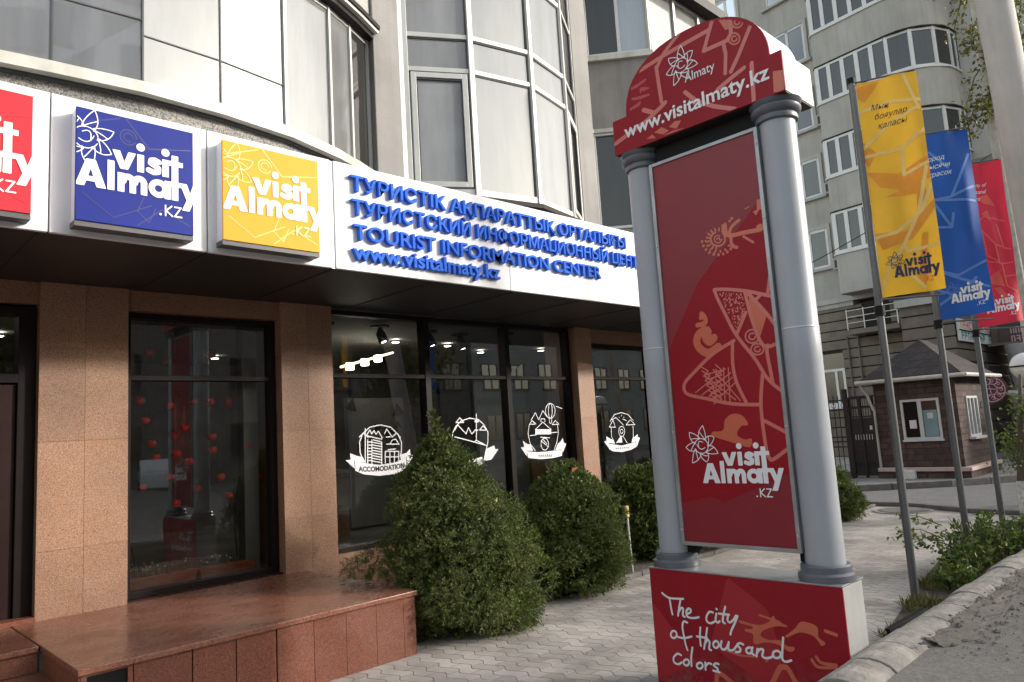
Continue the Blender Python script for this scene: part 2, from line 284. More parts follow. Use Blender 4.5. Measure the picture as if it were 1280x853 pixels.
# ------------------------------------------------------------------ builders
OFF = {}
class Fr:                                   # local frame: u along U, v along V, n along N
    def __init__(s, O, U, V, N): s.O, s.U, s.V, s.N = Vector(O), Vector(U), Vector(V), Vector(N)
    def __call__(s, u, v, n=0): return s.O+s.U*u+s.V*v+s.N*n
class MB:
    def __init__(s): s.v = []; s.f = []
    def poly(s, pts):
        i = len(s.v); s.v += [tuple(p) for p in pts]; s.f.append(tuple(range(i, i+len(pts)))); return s
    def mesh(s, vs, fs):
        i = len(s.v); s.v += [tuple(p) for p in vs]; s.f += [tuple(i+k for k in f) for f in fs]; return s
    def hexa(s, p):
        return s.mesh(p, [(0,3,2,1),(4,5,6,7),(0,1,5,4),(1,2,6,5),(2,3,7,6),(3,0,4,7)])
    def box(s, x0, x1, y0, y1, z0, z1):
        return s.hexa([(x0,y0,z0),(x1,y0,z0),(x1,y1,z0),(x0,y1,z0),(x0,y0,z1),(x1,y0,z1),(x1,y1,z1),(x0,y1,z1)])
    def boxF(s, fr, u0, u1, v0, v1, n0, n1):
        return s.hexa([fr(u0,v0,n0),fr(u1,v0,n0),fr(u1,v0,n1),fr(u0,v0,n1),fr(u0,v1,n0),fr(u1,v1,n0),fr(u1,v1,n1),fr(u0,v1,n1)])
    def prism(s, base, top):                # two rings with equal counts
        n = len(base); fs = [tuple(range(n-1,-1,-1)), tuple(range(n,2*n))]+[(k,(k+1)%n,n+(k+1)%n,n+k) for k in range(n)]
        return s.mesh(list(base)+list(top), fs)
    def plan(s, pts, z0, z1): return s.prism([(x,y,z0) for x,y in pts], [(x,y,z1) for x,y in pts])
    def tube(s, pts, r, n=10, cap=True):
        pts = [Vector(p) for p in pts]; rs = r if isinstance(r,(list,tuple)) else [r]*len(pts)
        i0 = len(s.v); prev = None
        for k,p in enumerate(pts):
            d = (pts[min(k+1,len(pts)-1)]-pts[max(k-1,0)]).normalized()
            a = Vector((0,0,1)) if abs(d.z) < .9 else Vector((1,0,0))
            if prev is not None: a = prev
            x = (a-d*a.dot(d)).normalized(); prev = x; y = d.cross(x)
            for j in range(n):
                t = 2*math.pi*j/n; s.v.append(tuple(p+x*(rs[k]*math.cos(t))+y*(rs[k]*math.sin(t))))
        for k in range(len(pts)-1):
            for j in range(n):
                a,b = i0+k*n+j, i0+k*n+(j+1)%n; s.f.append((a,b,b+n,a+n))
        if cap: s.f.append(tuple(i0+j for j in range(n-1,-1,-1))); s.f.append(tuple(i0+(len(pts)-1)*n+j for j in range(n)))
        return s
    def lathe(s, prof, c, n=24):
        i0 = len(s.v)
        for r,z in prof:
            for j in range(n):
                t = 2*math.pi*j/n; s.v.append((c[0]+r*math.cos(t), c[1]+r*math.sin(t), c[2]+z))
        for k in range(len(prof)-1):
            for j in range(n):
                a,b = i0+k*n+j, i0+k*n+(j+1)%n; s.f.append((a,b,b+n,a+n))
        s.f.append(tuple(i0+j for j in range(n-1,-1,-1))); s.f.append(tuple(i0+(len(prof)-1)*n+j for j in range(n)))
        return s
def rootof(o):
    while o.parent: o = o.parent
    return o
def link(name, mb, mat, parent=None, smooth=False, bevel=0, loc=None):
    off = Vector((0,0,0))
    if parent is not None: off = OFF.get(rootof(parent).name, off)
    elif loc is not None: off = Vector(loc)
    me = bpy.data.meshes.new(name)
    me.from_pydata([(x-off.x,y-off.y,z-off.z) for x,y,z in mb.v], [], mb.f)
    me.materials.append(MAT[mat] if isinstance(mat,str) else mat)
    if smooth:
        me.polygons.foreach_set('use_smooth', [True]*len(me.polygons))
    o = bpy.data.objects.new(name, me); COL.objects.link(o)
    if smooth == 'auto':
        md = o.modifiers.new('edge','EDGE_SPLIT'); md.split_angle = R(40)
    if parent is not None: o.parent = parent
    else: o.location = off; OFF[o.name] = off
    if bevel:
        b = o.modifiers.new('bevel','BEVEL'); b.width = bevel; b.segments = 2; b.limit_method = 'ANGLE'; b.angle_limit = R(40)
    return o
def tag(o, label, cat, group=None):
    o['label'] = label; o['category'] = cat
    if group: o['group'] = group
    return o
def thing(name, label, cat, loc, group=None):
    o = bpy.data.objects.new(name, None); COL.objects.link(o); o.location = loc; o.empty_display_size = .2
    OFF[o.name] = Vector(loc); return tag(o, label, cat, group)
def struct(name, mb, mat, bevel=0):
    o = link(name, mb, mat, bevel=bevel); o['kind'] = 'structure'; return o
def dup(root, loc, label=None, rotz=0):
    r = root.copy(); COL.objects.link(r); r.location = loc; r.rotation_euler = (0,0,rotz)
    if label: r['label'] = label
    def rec(src, dst):
        for ch in list(src.children):
            c = ch.copy(); COL.objects.link(c); c.parent = dst; rec(ch, c)
    rec(root, r); return r

# flat artwork: union of strokes and fills minus holes -> polygons in 2D (distance field + marching squares)
def art2d(strokes=(), fills=(), holes=(), dots=(), res=.004):
    P = [p for s,w in strokes for p in s]+[p for f in fills for p in f]+[(d[0],d[1]) for d in dots]
    wm = max([w for s,w in strokes]+[2*d[2] for d in dots]+[0])/2+3*res
    x0 = min(p[0] for p in P)-wm; x1 = max(p[0] for p in P)+wm; y0 = min(p[1] for p in P)-wm; y1 = max(p[1] for p in P)+wm
    nx = int((x1-x0)/res)+2; ny = int((y1-y0)/res)+2
    X = x0+np.arange(nx)*res; Y = y0+np.arange(ny)*res
    D = np.full((ny,nx), 3*res)
    def win(ax,bx,ay,by,pad):
        i0=max(0,int((ax-pad-x0)/res)-1); i1=min(nx,int((bx+pad-x0)/res)+3); j0=max(0,int((ay-pad-y0)/res)-1); j1=min(ny,int((by+pad-y0)/res)+3)
        return i0,i1,j0,j1
    def seg(a,b,i0,i1,j0,j1):
        gx,gy = np.meshgrid(X[i0:i1],Y[j0:j1]); dx,dy = b[0]-a[0],b[1]-a[1]; L = dx*dx+dy*dy+1e-12
        t = np.clip(((gx-a[0])*dx+(gy-a[1])*dy)/L,0,1); return np.hypot(gx-a[0]-t*dx, gy-a[1]-t*dy)
    def polyd(f):
        i0,i1,j0,j1 = win(min(p[0] for p in f),max(p[0] for p in f),min(p[1] for p in f),max(p[1] for p in f),3*res)
        gx,gy = np.meshgrid(X[i0:i1],Y[j0:j1]); d = np.full(gx.shape, 9.); ins = np.zeros(gx.shape,bool)
        for k in range(len(f)):
            a,b = f[k],f[(k+1)%len(f)]; d = np.minimum(d, seg(a,b,i0,i1,j0,j1))
            c = (a[1] > gy) != (b[1] > gy)
            with np.errstate(divide='ignore',invalid='ignore'):
                xi = (b[0]-a[0])*(gy-a[1])/((b[1]-a[1]) if b[1]!=a[1] else 1e-12)+a[0]
            ins ^= c & (gx < xi)
        return (i0,i1,j0,j1), np.where(ins,-d,d)
    for s,w in strokes:
        for a,b in zip(s[:-1],s[1:]):
            i0,i1,j0,j1 = win(min(a[0],b[0]),max(a[0],b[0]),min(a[1],b[1]),max(a[1],b[1]),w/2+3*res)
            D[j0:j1,i0:i1] = np.minimum(D[j0:j1,i0:i1], seg(a,b,i0,i1,j0,j1)-w/2)
    for x,y,r in dots:
        i0,i1,j0,j1 = win(x,x,y,y,r+3*res); D[j0:j1,i0:i1] = np.minimum(D[j0:j1,i0:i1], seg((x,y),(x,y),i0,i1,j0,j1)-r)
    for f in fills:
        (i0,i1,j0,j1),d = polyd(f); D[j0:j1,i0:i1] = np.minimum(D[j0:j1,i0:i1], d)
    for f in holes:
        (i0,i1,j0,j1),d = polyd(f); D[j0:j1,i0:i1] = np.maximum(D[j0:j1,i0:i1], -d)
    vs, fs = [], []
    IN = D < 0
    cnt = IN[:-1,:-1].astype(int)+IN[:-1,1:]+IN[1:,1:]+IN[1:,:-1]
    def add(pts):
        i = len(vs); vs.extend(pts); fs.append(tuple(range(i,i+len(pts))))
    for j in range(ny-1):
        row = cnt[j]; full = np.flatnonzero(row==4)
        if len(full):
            br = np.flatnonzero(np.diff(full)>1); st = np.r_[0,br+1]; en = np.r_[br,len(full)-1]
            for a,b in zip(st,en):
                xa,xb = X[full[a]],X[full[b]]+res; add([(xa,Y[j]),(xb,Y[j]),(xb,Y[j]+res),(xa,Y[j]+res)])
        for i in np.flatnonzero((row>0)&(row<4)):
            c = [(X[i],Y[j],D[j,i]),(X[i]+res,Y[j],D[j,i+1]),(X[i]+res,Y[j]+res,D[j+1,i+1]),(X[i],Y[j]+res,D[j+1,i])]; pts = []
            for k in range(4):
                a,b = c[k],c[(k+1)%4]
                if a[2] < 0: pts.append((a[0],a[1]))
                if (a[2] < 0) != (b[2] < 0):
                    t = a[2]/(a[2]-b[2]); pts.append((a[0]+(b[0]-a[0])*t, a[1]+(b[1]-a[1])*t))
            if len(pts) > 2: add(pts)
    return vs, fs
def clip2(a, x0, x1, y0, y1):
    vs, fs = a; ov, of = [], []
    for f in fs:
        p = [vs[k] for k in f]
        for ax,lim,sg in ((0,x0,1),(0,x1,-1),(1,y0,1),(1,y1,-1)):
            q = []
            for k in range(len(p)):
                a_,b_ = p[k],p[(k+1)%len(p)]; da,db = sg*(a_[ax]-lim), sg*(b_[ax]-lim)
                if da >= 0: q.append(a_)
                if (da >= 0) != (db >= 0):
                    t = da/(da-db); q.append((a_[0]+(b_[0]-a_[0])*t, a_[1]+(b_[1]-a_[1])*t))
            p = q
            if len(p) < 3: break
        if len(p) > 2:
            i = len(ov); ov += p; of.append(tuple(range(i,i+len(p))))
    return ov, of
def flat(a, fn):                            # map 2D art through fn(u,v) -> point
    m = MB(); m.mesh([fn(u,v) for u,v in a[0]], a[1]); return m
_tc = {}
def text2d(s, bold=0, shear=0, extrude=0, res=3):
    k = (s,bold,shear,extrude)
    if k in _tc: return _tc[k]
    c = bpy.data.curves.new('tmp','FONT'); c.body = s; c.size = 1; c.offset = bold; c.shear = shear; c.resolution_u = res; c.extrude = extrude
    o = bpy.data.objects.new('tmp', c); COL.objects.link(o); dg = bpy.context.evaluated_depsgraph_get()
    me = bpy.data.meshes.new_from_object(o.evaluated_get(dg))
    v = [tuple(x.co) for x in me.vertices]; f = [tuple(p.vertices) for p in me.polygons]
    bpy.data.objects.remove(o); bpy.data.curves.remove(c); bpy.data.meshes.remove(me); _tc[k] = (v,f); return v, f
CAP = None
def text_map(s, fn, x0, y0, width=None, cap=.1, bold=0, shear=0, extrude=0, depth=0):
    """text on a mapped plane: left x0, baseline y0, total width, capital height; fn(u,v,n)"""
    global CAP
    if CAP is None:
        hv,_ = text2d('H'); CAP = max(p[1] for p in hv)-min(p[1] for p in hv)
    v,f = text2d(s,bold,shear,extrude); a = min(p[0] for p in v); b = max(p[0] for p in v)
    sv = cap/CAP; su = (width/(b-a)) if width else sv
    m = MB(); m.mesh([fn(x0+(p[0]-a)*su, y0+p[1]*sv, depth*((p[2]/extrude+1)/2) if extrude else 0) for p in v], f); return m
# the two-line city mark in a unit square (letters only, then thin .KZ, then flower)
def arcp(cx,cy,rx,ry,a0,a1,n=14): return [(cx+rx*math.cos(R(a0+(a1-a0)*k/n)), cy+ry*math.sin(R(a0+(a1-a0)*k/n))) for k in range(n+1)]
def rect(a,b,c,d): return [(a,c),(b,c),(b,d),(a,d)]
def smooth(p, k=5):
    if len(p) < 3: return p
    out = []
    for i in range(len(p)-1):
        a,b,c,d = p[max(i-1,0)],p[i],p[i+1],p[min(i+2,len(p)-1)]
        for j in range(k):
            t = j/k; out.append(tuple(.5*(2*b[q]+(c[q]-a[q])*t+(2*a[q]-5*b[q]+4*c[q]-d[q])*t*t+(3*b[q]-a[q]-3*c[q]+d[q])*t**3) for q in (0,1)))
    return out+[p[-1]]
def mark(res):
    fills = [[(.285,.68),(.35,.68),(.385,.585),(.42,.68),(.485,.68),(.418,.515),(.352,.515)], rect(.495,.555,.515,.68), rect(.715,.775,.515,.68),
      rect(.80,.862,.305,.735), rect(.775,.905,.632,.68), [(-.01,.305),(.062,.305),(.078,.352),(.145,.352),(.16,.305),(.238,.305),(.152,.55),(.075,.55)],
      rect(.247,.305,.305,.575), rect(.33,.388,.305,.48), rect(.43,.486,.305,.42), rect(.526,.583,.305,.42), rect(.735,.792,.305,.48), rect(.79,.89,.435,.482),
      [(.872,.482),(.94,.482),(.972,.395),(1.0,.482),(1.065,.482),(.965,.222),(.895,.222),(.938,.325)]]
    st = [([(.685,.642),(.652,.656),(.618,.648),(.612,.622),(.648,.602),(.682,.582),(.680,.548),(.640,.537),(.595,.552)],.05),
      (arcp(.418,.408,.041,.044,180,0),.056), (arcp(.516,.408,.040,.044,180,0),.056), (arcp(.682,.392,.061,.060,0,360,20),.054)]
    dots = [(.525,.748,.037),(.745,.748,.037)]
    return art2d(st, fills, [[(.093,.398),(.133,.398),(.113,.468)]], dots, res)
def mark_kz(res):
    return art2d([([(.745,.245),(.745,.15)],.014),([(.80,.245),(.75,.197),(.808,.15)],.014),([(.828,.242),(.885,.242),(.828,.153),(.892,.153)],.014)],dots=[(.70,.155,.011)],res=res)
def flower(cx,cy,r,w,res,n=7,rot=90):
    st = []; q = lambda rr,a: (cx+rr*math.cos(R(a)), cy+rr*math.sin(R(a)))
    def quad(a,m,b,k=8): return [((1-t)**2*a[0]+2*t*(1-t)*m[0]+t*t*b[0], (1-t)**2*a[1]+2*t*(1-t)*m[1]+t*t*b[1]) for t in [i/k for i in range(k+1)]]
    for k in range(n):
        a = rot+k*360/n; h = 360/n; rr = r*(1,.84,.95,.8,1,.88,.92)[k%7]; tip = q(rr,a)
        st.append((quad(q(r*.34,a-h*.55), q(r*.72,a-h*.50), tip),w)); st.append((quad(q(r*.40,a+h*.62), q(r*.66,a+h*.36), tip),w))
        st.append((quad(q(rr*.70,a-h*.30), q(r*.52,a), q(r*.36,a+h*.7)),w))
    st += [(arcp(cx,cy,r*.38,r*.36,15,335,18),w),(quad(q(r*.2,120),q(r*.42,60),q(r*.16,-20)),w),(quad(q(r*.22,200),q(r*.3,290),q(r*.26,20)),w)]
    return art2d(st,res=res)
PANEL_LINES = [[(1.912,2.283),(2.087,2.35),(2.261,2.391),(2.279,2.371),(2.227,2.234),(2.168,2.098),(2.065,1.944),(2.012,1.84),(1.969,1.786),(1.918,1.742)],[(2.087,2.346),(2.059,2.172),(2.006,2.015),(1.915,2.017)],[(2.061,2.324),(1.964,2.192),(1.914,2.106)],[(2.093,2.222),(2.168,2.098)],[(2.187,2.067),(2.345,1.999),(2.502,1.888),(2.548,1.848),(2.558,1.807),(2.526,1.772),(2.398,1.737),(2.265,1.701),(2.157,1.686),(2.063,1.679)],[(2.198,2.049),(2.209,1.943),(2.204,1.859),(2.189,1.796),(2.146,1.693)],[(1.979,2.012),(1.988,1.971),(1.976,1.836),(1.973,1.795)],[(2.029,1.849),(2.058,1.677),(2.056,1.465),(2.044,1.388),(2.021,1.365),(1.925,1.423)],[(2.043,1.584),(1.92,1.512)],[(2.02,2.288),(1.993,2.307)],[(1.914,2.437),(1.946,2.312)]]
PANEL_SWIRLS = [[(2.027,2.07),(2.032,2.056),(2.042,2.044),(2.057,2.038),(2.073,2.037),(2.089,2.042),(2.102,2.052),(2.11,2.066),(2.112,2.082),(2.107,2.097),(2.096,2.108),(2.081,2.115),(2.065,2.116),(2.049,2.11),(2.036,2.1),(2.029,2.086),(2.027,2.07)],[(2.049,2.073),(2.053,2.065),(2.061,2.059),(2.071,2.058),(2.081,2.061),(2.087,2.069),(2.089,2.079),(2.085,2.088),(2.077,2.094),(2.067,2.095),(2.057,2.091)],[(2.006,1.993),(2.01,1.981),(2.02,1.972),(2.033,1.967),(2.049,1.966),(2.063,1.97),(2.076,1.979),(2.083,1.99),(2.085,2.003),(2.08,2.015),(2.071,2.025),(2.057,2.03),(2.042,2.03),(2.027,2.026),(2.015,2.017),(2.008,2.006),(2.006,1.993)],[(2.028,1.996),(2.031,1.988),(2.038,1.984),(2.047,1.983),(2.055,1.986),(2.061,1.992),(2.063,2.0),(2.06,2.008),(2.052,2.013),(2.043,2.014),(2.035,2.011)]]
PANEL_FILL = [[(2.061,2.324),(1.964,2.192),(2.019,2.069),(2.078,2.219)],[(2.385,1.539),(2.316,1.544),(2.298,1.603),(2.25,1.635),(2.186,1.626),(2.149,1.57),(2.193,1.563),(2.223,1.53),(2.221,1.505),(2.18,1.484),(2.137,1.487),(2.153,1.439),(2.236,1.461),(2.388,1.512)],[(1.954,2.867),(1.905,2.866),(1.911,2.812),(1.949,2.803),(1.968,2.776),(1.986,2.805),(1.959,2.809)],[(2.037,2.836),(2.002,2.845),(2.003,2.837),(2.034,2.829)]]
PANEL_CRES = [([(2.318,2.101),(2.35,2.082),(2.374,2.109),(2.354,2.143),(2.374,2.157),(2.418,2.138),(2.438,2.094),(2.417,2.045),(2.363,2.015),(2.293,2.043)],0.05),([(2.392,2.237),(2.375,2.246),(2.387,2.26),(2.366,2.233),(2.369,2.201),(2.422,2.195)],0.03)]
PANEL_TRI = [(2.256,2.369),(2.101,2.336),(2.097,2.23),(2.167,2.131)]
PANEL_HATCH = [[(2.429,1.94),(2.377,1.905),(2.407,1.884),(2.285,1.9),(2.324,1.939)],[(2.421,1.91),(2.369,1.875),(2.399,1.854),(2.288,1.872),(2.327,1.91)],[(2.413,1.879),(2.361,1.845),(2.391,1.824),(2.291,1.843),(2.33,1.881)],[(2.405,1.849),(2.353,1.815),(2.383,1.794),(2.294,1.815),(2.333,1.852)],[(2.397,1.819),(2.346,1.786),(2.375,1.764),(2.297,1.786),(2.336,1.823)],[(2.389,1.789),(2.338,1.756),(2.367,1.734),(2.3,1.758),(2.339,1.795)],[(2.381,1.76),(2.33,1.727),(2.36,1.705),(2.303,1.729),(2.342,1.766)],[(2.479,1.782),(2.262,1.908)],[(2.436,1.764),(2.228,1.88)],[(2.388,1.75),(2.221,1.851)],[(2.324,1.736),(2.203,1.821)],[(2.402,1.878),(2.215,1.718)],[(2.343,1.911),(2.184,1.711)],[(2.273,1.914),(2.284,1.709)],[(2.241,1.91),(2.252,1.707)]]
PANEL_SUN = [([(2.202,2.69),(2.205,2.681),(2.213,2.675),(2.222,2.672),(2.233,2.674),(2.242,2.68),(2.249,2.689),(2.251,2.699),(2.249,2.709),(2.242,2.715),(2.233,2.718),(2.222,2.717),(2.212,2.712)],0.008),([(2.18,2.699),(2.179,2.686),(2.181,2.675),(2.188,2.665),(2.197,2.657),(2.21,2.653),(2.224,2.653),(2.238,2.656),(2.251,2.663),(2.262,2.672),(2.27,2.684),(2.274,2.696),(2.275,2.709),(2.271,2.72),(2.263,2.729),(2.252,2.736),(2.239,2.738)],0.012),([(2.235,2.698),(2.221,2.702),(2.214,2.688)],0.01),([(2.242,2.646),(2.247,2.632)],0.012),([(2.263,2.658),(2.273,2.648)],0.012),([(2.278,2.676),(2.293,2.67)],0.012),([(2.286,2.696),(2.304,2.697)],0.012),([(2.285,2.717),(2.302,2.723)],0.012),([(2.275,2.734),(2.29,2.745)],0.012),([(2.259,2.746),(2.268,2.76)],0.012),([(2.237,2.75),(2.241,2.765)],0.012),([(2.215,2.746),(2.211,2.76)],0.012),([(2.194,2.735),(2.184,2.746)],0.012),([(2.178,2.718),(2.164,2.724)],0.012),([(2.133,2.639),(2.13,2.637)],0.017),([(2.15,2.619),(2.148,2.616)],0.017),([(2.174,2.606),(2.172,2.603)],0.017),([(2.202,2.599),(2.201,2.596)],0.017),([(2.233,2.601),(2.233,2.598)],0.017),([(2.263,2.611),(2.265,2.608)],0.017),([(2.291,2.628),(2.293,2.626)],0.017),([(2.313,2.651),(2.316,2.649)],0.017),([(2.328,2.677),(2.331,2.677)],0.017),([(2.334,2.705),(2.337,2.706)],0.017),([(2.162,2.641),(2.158,2.638)],0.013),([(2.186,2.624),(2.184,2.62)],0.013),([(2.218,2.619),(2.217,2.615)],0.013),([(2.251,2.627),(2.252,2.623)],0.013),([(2.281,2.645),(2.283,2.643)],0.013),([(2.301,2.672),(2.305,2.671)],0.013),([(2.309,2.703),(2.313,2.704)],0.013),([(2.176,2.712),(2.125,2.696),(2.057,2.695),(1.957,2.689),(1.936,2.701),(1.922,2.715)],0.026),([(2.15,2.71),(2.128,2.749),(2.078,2.776)],0.02),([(2.169,2.775),(2.166,2.718),(2.142,2.696),(2.14,2.639),(2.108,2.617)],0.02),([(2.059,2.672),(2.002,2.624)],0.014),([(2.123,2.8),(2.121,2.798)],0.018),([(2.139,2.788),(2.138,2.786)],0.016),([(1.963,2.708),(1.951,2.713)],0.02),([(2.187,2.772),(2.188,2.723)],0.016)]
HDR_LINES = [([(2.663,3.93),(2.452,3.958),(2.12,3.981)],0.028),([(2.451,3.97),(2.329,4.051)],0.026),([(2.509,3.899),(2.459,3.961)],0.026),([(2.513,3.906),(2.506,3.788),(2.497,3.663)],0.026),([(2.088,4.033),(2.165,3.865),(2.005,3.862),(1.976,3.897),(1.972,3.991)],0.026),([(2.031,3.849),(2.023,3.786),(2.039,3.667)],0.024),([(1.842,3.9),(1.944,3.74),(2.001,3.663)],0.026),([(2.886,3.508),(2.764,3.54),(2.608,3.582),(2.47,3.646)],0.03),([(2.638,3.658),(2.561,3.61)],0.03),([(1.917,3.652),(2.006,3.623),(2.098,3.589)],0.026),([(2.321,3.658),(2.243,3.566),(2.133,3.494),(2.002,3.428)],0.026),([(1.868,3.66),(1.879,3.433)],0.026)]
HDR_SW = [[(1.897,3.929),(1.901,3.917),(1.909,3.91),(1.921,3.908),(1.935,3.911),(1.948,3.92),(1.959,3.933),(1.965,3.948),(1.967,3.962),(1.963,3.974),(1.954,3.981),(1.941,3.983),(1.928,3.98),(1.915,3.971),(1.904,3.958),(1.898,3.943),(1.897,3.929)],[(1.915,3.938),(1.918,3.931),(1.925,3.928),(1.933,3.93),(1.941,3.935),(1.946,3.944),(1.948,3.953),(1.945,3.96),(1.938,3.963),(1.93,3.961),(1.922,3.955)],[(1.925,3.838),(1.929,3.826),(1.938,3.818),(1.95,3.816),(1.964,3.819),(1.977,3.828),(1.988,3.84),(1.994,3.855),(1.995,3.869),(1.991,3.881),(1.982,3.889),(1.97,3.891),(1.956,3.888),(1.943,3.879),(1.932,3.866),(1.926,3.852),(1.925,3.838)],[(1.943,3.846),(1.946,3.839),(1.953,3.836),(1.962,3.838),(1.97,3.843),(1.975,3.852),(1.976,3.861),(1.973,3.868),(1.967,3.871),(1.958,3.869),(1.95,3.864)]]
HDR_FILL = [[(1.749,3.559),(1.688,3.545),(1.694,3.419),(1.756,3.437)],[(2.056,4.031),(1.972,3.993),(1.972,3.931),(2.01,3.93)]]
HDR_CURL = [[(2.635,3.457),(2.589,3.473),(2.563,3.438)],[(2.574,3.48),(2.514,3.497),(2.461,3.454),(2.505,3.444)],[(2.459,3.478),(2.414,3.5),(2.367,3.489),(2.406,3.447)],[(2.535,3.435),(2.434,3.444),(2.325,3.431)]]
HDR_POS = {'www0': (2.805, 3.518), 'www1': (1.769, 3.527), 'alm0': (2.315, 3.718), 'alm1': (2.103, 3.717), 'emb': (2.33, 3.84), 'emb_l': (2.442, 3.887), 'emb_t': (2.319, 3.949), 'emb_b': (2.371, 3.711)}
BASE_HAND = [[(2.812,0.56),(2.791,0.547),(2.76,0.536),(2.704,0.538),(2.661,0.542)],[(2.76,0.536),(2.756,0.488),(2.749,0.439)],[(2.68,0.538),(2.695,0.49),(2.709,0.437)],[(2.703,0.459),(2.681,0.486),(2.668,0.481),(2.674,0.445),(2.661,0.436)],[(2.645,0.455),(2.62,0.467),(2.614,0.484),(2.63,0.489),(2.646,0.471),(2.646,0.445),(2.627,0.436),(2.595,0.438),(2.563,0.447)],[(2.464,0.487),(2.488,0.486),(2.51,0.455),(2.508,0.429),(2.484,0.423),(2.459,0.435)],[(2.441,0.483),(2.45,0.445),(2.438,0.433),(2.424,0.442)],[(2.438,0.51),(2.435,0.508)],[(2.378,0.529),(2.397,0.475),(2.403,0.443),(2.391,0.435)],[(2.425,0.485),(2.357,0.487)],[(2.365,0.481),(2.371,0.456),(2.359,0.444),(2.334,0.461),(2.314,0.488)],[(2.304,0.487),(2.326,0.444),(2.351,0.403),(2.361,0.377)],[(2.73,0.324),(2.733,0.314),(2.74,0.306),(2.749,0.3),(2.759,0.299),(2.767,0.302),(2.772,0.308),(2.774,0.317),(2.77,0.327),(2.763,0.336),(2.754,0.341),(2.744,0.342),(2.736,0.339),(2.731,0.333),(2.73,0.324)],[(2.647,0.405),(2.672,0.407),(2.684,0.374),(2.679,0.322),(2.672,0.276),(2.662,0.243)],[(2.721,0.31),(2.678,0.31),(2.625,0.327)],[(2.558,0.388),(2.567,0.332),(2.566,0.283)],[(2.588,0.333),(2.518,0.334)],[(2.512,0.392),(2.53,0.321),(2.546,0.268)],[(2.539,0.297),(2.516,0.323),(2.504,0.313),(2.511,0.274),(2.498,0.269)],[(2.444,0.309),(2.446,0.3),(2.452,0.293),(2.46,0.288),(2.468,0.286),(2.476,0.289),(2.48,0.295),(2.481,0.303),(2.478,0.312),(2.472,0.319),(2.464,0.324),(2.456,0.326),(2.449,0.323),(2.445,0.317),(2.444,0.309)],[(2.423,0.331),(2.432,0.3),(2.418,0.284),(2.393,0.299),(2.376,0.333)],[(2.376,0.333),(2.383,0.296),(2.371,0.287)],[(2.285,0.333),(2.307,0.337),(2.324,0.323),(2.306,0.308),(2.313,0.289),(2.338,0.283)],[(2.381,0.287),(2.353,0.292),(2.324,0.323)],[(2.233,0.309),(2.235,0.301),(2.241,0.295),(2.249,0.29),(2.257,0.289),(2.265,0.291),(2.269,0.296),(2.27,0.303),(2.268,0.31),(2.262,0.317),(2.254,0.321),(2.246,0.323),(2.238,0.321),(2.234,0.316),(2.233,0.309)],[(2.229,0.326),(2.238,0.297),(2.224,0.286)],[(2.199,0.323),(2.21,0.282)],[(2.206,0.3),(2.184,0.323),(2.165,0.322),(2.174,0.288),(2.155,0.28)],[(2.063,0.315),(2.066,0.306),(2.073,0.298),(2.083,0.293),(2.094,0.291),(2.103,0.293),(2.109,0.299),(2.11,0.307),(2.107,0.316),(2.1,0.324),(2.09,0.329),(2.079,0.331),(2.07,0.328),(2.064,0.323),(2.063,0.315)],[(2.039,0.407),(2.051,0.34),(2.056,0.292),(2.037,0.281),(2.006,0.293)],[(2.155,0.28),(2.128,0.287),(2.106,0.301)],[(2.711,0.205),(2.736,0.21),(2.767,0.182),(2.765,0.154),(2.736,0.149),(2.712,0.163)],[(2.658,0.172),(2.661,0.164),(2.667,0.157),(2.675,0.152),(2.684,0.151),(2.692,0.153),(2.697,0.158),(2.698,0.165),(2.695,0.173),(2.689,0.18),(2.68,0.185),(2.672,0.187),(2.664,0.185),(2.659,0.179),(2.658,0.172)],[(2.626,0.263),(2.641,0.2),(2.643,0.154)],[(2.565,0.17),(2.568,0.162),(2.574,0.155),(2.583,0.15),(2.592,0.148),(2.6,0.15),(2.605,0.155),(2.606,0.162),(2.604,0.17),(2.597,0.177),(2.588,0.182),(2.579,0.184),(2.571,0.182),(2.566,0.177),(2.565,0.17)],[(2.546,0.191),(2.548,0.15)],[(2.546,0.171),(2.525,0.19),(2.504,0.189)],[(2.456,0.197),(2.476,0.198),(2.489,0.183),(2.466,0.171),(2.473,0.154),(2.497,0.154)],[(2.473,0.154),(2.455,0.151)]]
BASE_FILL = [[(2.296,0.466),(2.187,0.453),(2.112,0.481),(2.087,0.516),(2.064,0.491),(2.011,0.474),(2.015,0.466),(2.073,0.461),(2.153,0.428),(2.171,0.396),(2.123,0.381),(2.064,0.39),(2.021,0.365),(1.982,0.366),(1.987,0.345),(2.018,0.338),(2.078,0.365),(2.148,0.365),(2.217,0.346),(2.219,0.4),(2.259,0.405),(2.266,0.42),(2.22,0.427),(2.224,0.442),(2.298,0.449)],[(2.029,0.416),(1.97,0.461),(1.924,0.506),(1.843,0.492),(1.841,0.439),(1.807,0.413),(1.829,0.395),(1.839,0.414),(1.836,0.396),(1.849,0.422),(1.879,0.443),(1.944,0.447),(2.016,0.41)]]
BASE_LN = [([(1.8,0.475),(1.744,0.463)],0.022),([(1.891,0.316),(1.859,0.284),(1.763,0.298)],0.02),([(1.864,0.334),(1.839,0.308),(1.762,0.311)],0.02),([(2.139,0.135),(2.081,0.235),(2.056,0.25),(2.029,0.244),(1.987,0.164)],0.035),([(2.486,0.069),(2.472,0.139),(2.446,0.143),(2.379,0.106)],0.035),([(2.133,0.289),(2.154,0.265)],0.018),([(2.168,0.509),(2.053,0.487)],0.016),([(2.405,0.284),(2.317,0.27),(2.206,0.278)],0.014)]
